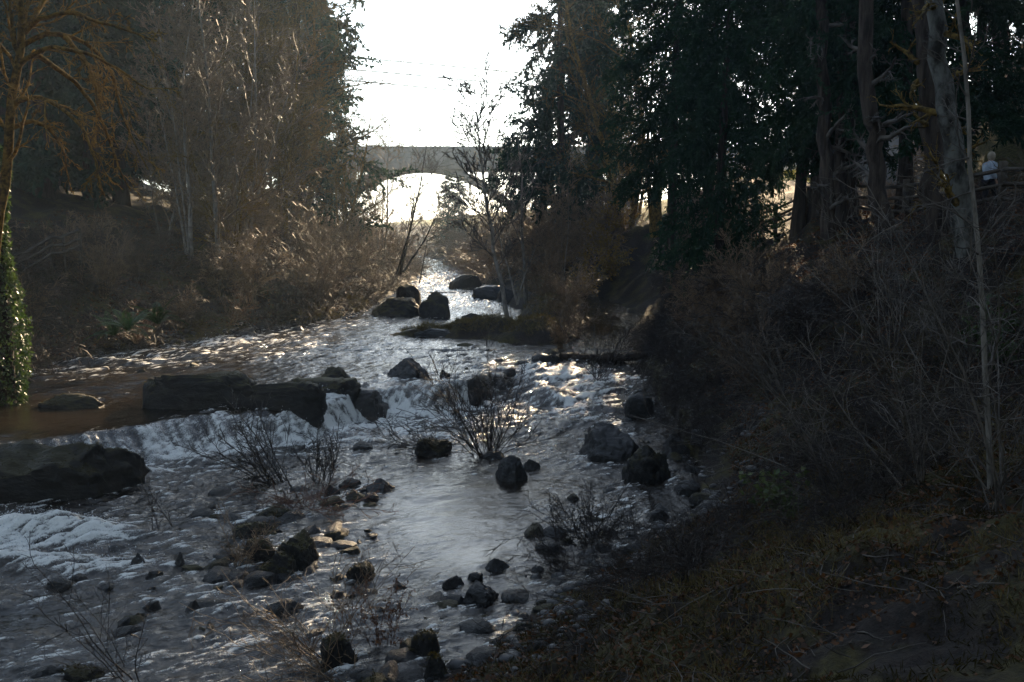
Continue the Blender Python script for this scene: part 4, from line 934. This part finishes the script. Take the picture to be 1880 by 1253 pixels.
# ground cover: leaf litter, dry grass, lawn grass, cobbles
def cover(name, P, L, W, up, mat, rg, label):
    n = len(P); d = nrm(rg.normal(size=(n, 3)) * np.array([1, 1, .35]) + np.array([0, 0, up]))
    V, Fc = blades(P, d, L * rg.uniform(.5, 1.3, n), W, rg, .25)
    tag(obj(name, mesh(name, V, Fc, mat)), label, kind='stuff')
P = np.concatenate([bank_points(22000, 'r', 9, 34, .6, 11, r5, .8), bank_points(14000, 'r', 24, 40, 4, 13, r5)]); P[:, 2] += .02
cover('leaf_litter', P, .10, .028, .15, M_LITTER, r5, 'brown fallen leaves over the right bank')
P = bank_points(45000, 'r', 8, 23, .5, 10, r5, .9); P = P[fbm(P[:, 0] * .8, P[:, 1] * .8, 3, 77) > .42]; P[:, 2] += .01
cover('leaf_litter', P, .06, .018, .12, M_LITTER, r5, 'small decayed leaves matting the near right bank')
P = bank_points(70000, 'r', 8, 23, .6, 10, r5); P = P[fbm(P[:, 0] * .9, P[:, 1] * .9, 4, 78) > .49]
cover('moss_and_grass', P, .11, .006, .8, M_MOSS, r5, 'short moss and grass over the near right bank')
P = bank_points(16000, 'l', 30, 70, .3, 12, r5); P[:, 2] += .03
cover('leaf_litter', P, .14, .04, .15, M_LITTER, r5, 'brown fallen leaves over the left bank')
P = bank_points(30000, 'r', 8, 24, .8, 9, r5)
P = P[fbm(P[:, 0] * .7, P[:, 1] * .7, 3, 21) > .50]
cover('dry_grass', P, .26, .006, 1.0, M_DRY, r5, 'dry grass tufts on the near right bank')
P = bank_points(14000, 'l', 30, 60, -.1, .9, r5); P = P[fbm(P[:, 0] * .9, P[:, 1] * .9, 3, 22) > .56]
cover('dry_grass', P, .4, .014, 1.0, M_DRY, r5, 'dry grass at the foot of the left bank')
ip = []
for (px, py), rx, ry_, hh in ISLES:
    c = at(px, py, 1.3); n = 1500; a = r5.uniform(0, 6.28, n); q = np.sqrt(r5.random(n)) * .85
    x, y = c[0] + np.cos(a) * q * rx, c[1] + np.sin(a) * q * ry_; ip.append(np.stack([x, y, ground(x, y)], -1))
ip = np.concatenate(ip); ip = ip[ip[:, 2] > wz(ip[:, 0], ip[:, 1]) + .1]
cover('dry_grass', ip, .3, .012, 1.0, M_DRY, r5, 'golden dry grass on the islet')
y = r5.uniform(38, 90, 46000); x = r5.uniform(.19, .40, 46000) * y; dr = x - xr(y)
mk = (dr > 12.6) & (x - .1 * (y - 40) < 20); P = np.stack([x, y, ground(x, y)], -1)[mk]
cover('lawn_grass', P, .28, .020, 1.2, M_GRASS, r5, 'sunlit yellow green lawn beyond the fence')
cob = []
for side, y0, y1, d0, d1, n, s0, s1 in (('r', 11, 24, -.9, 1.9, 400, .03, .15), ('l', 38, 62, -.4, .5, 500, .05, .16), ('r', 11, 16, -.4, 2.2, 250, .03, .10)):
    Pb = bank_points(n, side, y0, y1, d0, d1, r5)
    for p in Pb:
        V, Fc = ICO[2]; s = s0 + (s1 - s0) * r5.random() ** 2
        W = V * (1 + .5 * noise3(V + p, 1.3, 3, 2)[:, None]) * np.array([1, r5.uniform(.6, 1), r5.uniform(.4, .7)]) * s
        a = r5.uniform(0, 6.28); W = np.stack([W[:, 0] * math.cos(a) - W[:, 1] * math.sin(a), W[:, 0] * math.sin(a) + W[:, 1] * math.cos(a), W[:, 2]], -1)
        z = max(p[2], float(wz(p[0], p[1])) - .03)
        cob.append((W + np.array([p[0], p[1], z]), Fc))
M_COB = simple('grey cobbles', (0.02, 0.02, 0.021), (0.07, 0.067, 0.064), 1.1, 0.5, 0.4, 0.2, 0.01, detail=2, rnd=0)
V, Fl = merge(cob); tag(obj('cobbles', mesh('cobbles', V, Fl, M_COB, True)), 'small cobbles and gravel along the water edges', kind='stuff')

# ------------------------------------------------------------------ built things
def boxes(L):
    out = []
    for (x0, x1, y0, y1, z0, z1) in L:
        V = np.array([(x, y, z) for x in (x0, x1) for y in (y0, y1) for z in (z0, z1)], float)
        out.append((V, np.array([(0, 1, 3, 2), (4, 6, 7, 5), (0, 4, 5, 1), (2, 3, 7, 6), (0, 2, 6, 4), (1, 5, 7, 3)])))
    return merge(out)
def bev(o, w):
    m = o.modifiers.new('bevel', 'BEVEL'); m.width = w; m.segments = 2; m.limit_method = 'ANGLE'; return o
def bridge():
    Y0, Y1 = 150.0, 158.0; xc = at_d(768, 300, Y0)[0]
    zt = at_d(800, 269, Y0)[2]; zb = at_d(800, 311, Y0)[2]
    e = empty('arch_bridge', (xc, Y0, 4.0), 'pale concrete arch bridge spanning the valley in the haze', 'bridge')
    def p(name, V, Fl, b=0.05): o = obj(name, mesh(name, V, Fl, M_CONC), e); bev(o, b); return o
    x0, x1 = -48, 62
    rel = lambda B: (boxes([(a, b, c - Y0, d - Y0, z0 - 4, z1 - 4) for a, b, c, d, z0, z1 in B]))
    p('deck', *rel([(x0, x1, Y0 - .4, Y1 + .4, zb + .9, zt - 1.25)]))
    for yy in (Y0 - .5, Y1 + .1): p('edge_beam', *rel([(x0, x1, yy, yy + .4 if yy > Y0 else yy + .38, zb, zt - 1.0)]))
    for yy in (Y0 - .3, Y1): p('parapet', *rel([(x0, x1, yy, yy + .3, zt - .98, zt)]))
    half, rise = 18.2, 11.0
    zc = at_d(770, 313, Y0)[2] - 4
    for yy in (0, 6.4):
        xs = np.linspace(-half, half, 41); zu = zc - rise * (xs / half) ** 2; th = .9 + 1.1 * np.abs(xs / half)
        V = np.concatenate([np.stack([xs, np.full(41, y_), z_], -1) for y_, z_ in ((yy, zu), (yy, zu + th), (yy + 1.5, zu + th), (yy + 1.5, zu))])
        i = np.arange(40); Fs = [np.stack([a * 41 + i, a * 41 + i + 1, b * 41 + i + 1, b * 41 + i], -1) for a, b in ((0, 1), (1, 2), (2, 3), (3, 0))]
        Fs.append(np.array([[0, 41, 82, 123], [40, 163, 122, 81]])); p('arch_rib', V, np.concatenate(Fs))
    for xx in (-32, -18.5, -10.8, 10.8, 18.5, 32, 46):
        zz = zc - rise * (xx / half) ** 2 + .3 if abs(xx) < 18 else -6
        p('pier', *boxes([(xx - .55, xx + .55, .15, 7.75, zz, zb - 4 + .88)]))
bridge()
for i, (a, b, lab) in enumerate([((695, 110), (915, 130), 'uppermost of the three thin power lines crossing the sky gap'), ((695, 132), (915, 153), 'middle of the three thin power lines crossing the sky gap'), ((690, 152), (830, 166), 'lowest of the three thin power lines crossing the sky gap')]):
    t = np.linspace(-2.2, 3.2, 30); Y = 175 + 2 * i
    Q = np.array([at_d(a[0] + (b[0] - a[0]) * s, a[1] + (b[1] - a[1]) * s + 1.6 * (s - .5) ** 2, Y) for s in t])
    c = Q[0].copy(); o = obj('power_line', mesh('power_line', *tube((Q - c)[None], np.full((1, 30), 0.11), 5), M_WIRE), loc=c); tag(o, lab, 'cable')

# post and rail fence beside the path
def fence(name, pts, hgt, rails, label, post=.09, over=.12, zs=None):
    """pts: ground positions of posts"""
    b = np.array(pts[0]); e = empty(name, tuple(b), label, 'fence')
    for q in pts:
        q = np.array(q) - b; r_ = post * rng.uniform(.92, 1.08)
        V, Fl = boxes([(q[0] - r_, q[0] + r_, q[1] - r_, q[1] + r_, q[2] - .5, q[2] + hgt + over)])
        bev(obj('post', mesh('post', V, Fl, M_WOOD), e), .015)
    for a, c in zip(pts[:-1], pts[1:]):
        a, c = np.array(a) - b, np.array(c) - b
        for zr in rails:
            n = 6; t = np.linspace(0.0, 1.0, n)[:, None]; Q = a * (1 - t) + c * t + np.array([0, -post - .045, zr]); Q[1:-1] += rng.normal(size=(n - 2, 3)) * .012
            Q[:, 2] += rng.normal() * .02
            V, Fl = tube(Q[None], np.full((1, n), .06), 8); V = V.copy()
            obj('rail', mesh('rail', V, Fl, M_WOOD), e)
def P3(px, Y): return pxz(px, Y)
fp = [P3(px, Y) for px, Y in ((1330, 52), (1420, 47), (1480, 43), (1540, 39.5), (1600, 36), (1656, 33), (1740, 30.5), (1830, 28.5), (1935, 26.5))]
fence('rail_fence', fp, 1.25, (.35, .75, 1.15), 'brown wooden post and rail fence along the path at the top of the right bank')
lp = [at_d(px, py, Y) for px, py, Y in ((5, 528, 39), (52, 508, 39.5), (95, 480, 40.5), (118, 478, 41), (148, 466, 42))]
fence('stair_railing', [tuple(q) for q in lp], 1.0, (.3, .62, .95), 'weathered wooden railing descending the left bank near the ivy', .05, .05)
# plain grey building behind the lawn
x0 = at_d(1560, 300, 85)[0]; x1 = at_d(1712, 300, 85)[0]; zg = at_d(1600, 374, 85)[2]; zt = at_d(1600, 240, 85)[2]
e = empty('grey_building', ((x0 + x1) / 2, 85, zg), 'plain grey building wall glimpsed between the trunks beyond the fence', 'building')
hw = (x1 - x0) / 2
obj('wall', mesh('wall', *boxes([(-hw, hw, 0, 7, -2.5, zt - zg)]), M_WALL), e)
V = np.array([(-hw - .4, -.4, zt - zg), (hw + .4, -.4, zt - zg), (hw + .4, 7.4, zt - zg), (-hw - .4, 7.4, zt - zg), (-hw - .4, 3.5, zt - zg + 2), (hw + .4, 3.5, zt - zg + 2)]); V[:, 2] += .004
obj('roof', mesh('roof', V, [np.array([(0, 1, 5, 4), (2, 3, 4, 5), (0, 3, 2, 1)]), np.array([(1, 2, 5), (3, 0, 4)])], M_SLATE), e)
# timber weir log over the side channel, and the stake on the ledge
a, b = at(1028, 660, 1.15), at(1195, 655, 1.15); n = 10; t = np.linspace(0, 1, n)[:, None]; Q = a * (1 - t) + b * t; c = Q[0].copy(); Q = Q - c; Q[:, 2] += .03 * rng.normal(size=n)
o = obj('fallen_log', mesh('fallen_log', *tube(Q[None], np.linspace(.19, .13, n)[None] * (1 + .06 * rng.normal(size=(1, n))), 12), M_FIR_BARK, True), loc=c); tag(o, 'dark log lying across the mouth of the golden side pool', 'log')
p = at_d(671, 722, at(671, 765, .25)[1] + .6)
st = empty('wooden_stake', tuple(p), 'broken pale wooden stake standing on the square ledge block', 'stake')
for dx, h_, w_ in ((-.09, .30, .045), (0, .34, .05), (.09, .26, .04)):
    V, Fl = boxes([(dx - w_, dx + w_, -.03, .03, -.25, h_)]); V[:, 2] += np.where(V[:, 2] > 0, V[:, 0] * .3, 0); obj('splinter', mesh('splinter', V, Fl, M_PALEW), st)
for i, (pa, pb, r_, lab) in enumerate([((200, 640), (330, 470), .0, None)]): pass

# ------------------------------------------------------------------ the walker on the path
def skin(name, pts, edges, rad, mat, parent, sub=2, root=0):
    me = bpy.data.meshes.new(name); me.from_pydata(pts, edges, []); me.update(); me.materials.append(mat)
    o = obj(name, me, parent)
    m = o.modifiers.new('skin', 'SKIN'); m.use_smooth_shade = True
    for i, v in enumerate(me.skin_vertices[0].data): v.radius = rad[i] if isinstance(rad[i], tuple) else (rad[i], rad[i]); v.use_root = (i == root)
    s = o.modifiers.new('sub', 'SUBSURF'); s.levels = sub; s.render_levels = sub
    return o
def person():
    x, y, z = P3(1806, 31.2)
    e = empty('person', (x, y, z - .02), 'walker in a pale hooded jacket and dark trousers behind the fence', 'person', None, R(-70))
    SKIN_ = simple('skin', (0.42, 0.25, 0.18), (0.48, 0.30, 0.22), 3, 0.5, 0.4, rnd=0)
    JK = simple('pale jacket cloth', (0.22, 0.26, 0.32), (0.36, 0.41, 0.47), 6, 0.8, 0.2, 0.4, 0.02, rnd=0); TR = simple('dark trousers cloth', (0.012, 0.012, 0.016), (0.025, 0.025, 0.03), 8, 0.9, 0.1, rnd=0)
    HD = simple('cream hood cloth', (0.24, 0.20, 0.15), (0.36, 0.31, 0.24), 8, 0.85, 0.15, rnd=0); SH_ = simple('shoe leather', (0.02, 0.018, 0.016), (0.04, 0.035, 0.03), 8, 0.5, 0.3, rnd=0)
    # faces +y locally, mid-stride
    body = [(0, 0, .98), (0, 0, 1.18), (0, .0, 1.40), (0, .02, 1.53), (0, .05, 1.63), (0, .05, 1.76),
            (.09, 0, .93), (.10, .16, .52), (.10, .22, .10), (.10, .36, .05), (-.09, 0, .93), (-.10, -.02, .50), (-.10, -.28, .14), (-.10, -.20, .05),
            (.19, 0, 1.40), (.24, -.10, 1.14), (.22, .06, .93), (-.19, 0, 1.40), (-.24, .06, 1.14), (-.20, .26, 1.03)]
    be = [(0, 1), (1, 2), (2, 3), (3, 4), (4, 5), (0, 6), (6, 7), (7, 8), (8, 9), (0, 10), (10, 11), (11, 12), (12, 13), (2, 14), (14, 15), (15, 16), (2, 17), (17, 18), (18, 19)]
    br = [(.15, .11), (.14, .10), (.16, .10), .055, (.075, .095), (.06, .07), .085, .055, .04, .035, .085, .055, .04, .035, .055, .042, .032, .055, .042, .032]
    skin('body', body, be, br, SKIN_, e)
    # hands with fingers
    for (hx, hy, hz), sx in (((.22, .06, .93), 1), ((-.20, .26, 1.03), -1)):
        d = np.array([0, .35, -1.0]) if sx > 0 else np.array([0, 1.0, -.35]); d /= np.linalg.norm(d)
        pts, ed, rd = [(hx, hy, hz), tuple(np.array([hx, hy, hz]) + d * .08)], [(0, 1)], [(.030, .02), (.038, .018)]
        for f_, (off, ln) in enumerate(((-.03, .065), (-.01, .078), (.01, .074), (.03, .058))):
            b0 = np.array([hx, hy, hz]) + d * .085 + np.array([0, 0, off]) if sx < 0 else np.array([hx, hy, hz]) + d * .085 + np.array([0, off, 0])
            i = len(pts); pts += [tuple(b0), tuple(b0 + d * ln * .5), tuple(b0 + d * ln + np.array([-.02 * sx, 0, -.01]))]; ed += [(1, i), (i, i + 1), (i + 1, i + 2)]; rd += [.010, .009, .008]
        b0 = np.array([hx, hy, hz]) + d * .03; i = len(pts); pts += [tuple(b0 + np.array([-.03 * sx, .02, 0])), tuple(b0 + d * .04 + np.array([-.05 * sx, .03, 0]))]; ed += [(0, i), (i, i + 1)]; rd += [.012, .010]
        skin('hand', pts, ed, rd, SKIN_, e)
    skin('jacket', [(0, 0, .88), (0, 0, 1.15), (0, 0, 1.40), (0, .01, 1.52), (.20, 0, 1.41), (.25, -.10, 1.14), (.225, .045, .955), (-.20, 0, 1.41), (-.25, .06, 1.14), (-.21, .235, 1.04)],
         [(0, 1), (1, 2), (2, 3), (2, 4), (4, 5), (5, 6), (2, 7), (7, 8), (8, 9)], [(.20, .15), (.185, .14), (.20, .14), (.10, .09), .085, .07, .055, .085, .07, .055], JK, e, root=1)
    skin('trousers', [(0, 0, .95), (.095, 0, .88), (.10, .16, .52), (.10, .22, .12), (-.095, 0, .88), (-.10, -.02, .50), (-.10, -.28, .16)], [(0, 1), (1, 2), (2, 3), (0, 4), (4, 5), (5, 6)], [(.16, .12), .11, .08, .065, .11, .08, .065], TR, e)
    for q in (((.10, .19, .07), (.10, .40, .05)), ((-.10, -.27, .12), (-.10, -.14, .05))): skin('shoe', list(q), [(0, 1)], [(.05, .06), (.045, .035)], SH_, e)
    # hood open at the face, face inside
    V, Fc = ICO[4]; V = V.copy(); c = np.array([0, .045, 1.655])
    hv = V * np.array([.112, .130, .150]); keep = ~((V[Fc].mean(1)[:, 1] > .62) & (V[Fc].mean(1)[:, 2] < .75))
    o = obj('hood', mesh('hood', hv + c, Fc[keep], HD, True), e); m = o.modifiers.new('thick', 'SOLIDIFY'); m.thickness = .015
    for q, s_, nm, mt in (((0, .165, 1.65), (.014, .022, .024), 'nose', SKIN_), ((.032, .138, 1.68), (.013, .010, .008), 'eye', SH_), ((-.032, .138, 1.68), (.013, .010, .008), 'eye', SH_), ((0, .140, 1.60), (.026, .010, .007), 'mouth', M_LITTER)):
        V, Fc = ICO[3]; obj(nm, mesh(nm, V * np.array(s_) + np.array(q), Fc, mt, True), e)
person()

# ------------------------------------------------------------------ the damp sunlit air
V, Fl = boxes([(-300, 300, -70, 450, -4, 75)])
k = N('haze'); k.t.nodes.remove(k.b)
pv = k.n('ShaderNodeVolumePrincipled'); pv.inputs['Color'].default_value = (0.66, 0.84, 1.0, 1); pv.inputs['Density'].default_value = 0.00045
pv.inputs['Anisotropy'].default_value = 0.5; pv.inputs['Density Attribute'].default_value = ''
k.l(pv.outputs[0], k.o.inputs['Volume'])
tag(obj('haze', mesh('haze', V, Fl, k.m)), 'thin sunlit haze filling the valley', kind='stuff')
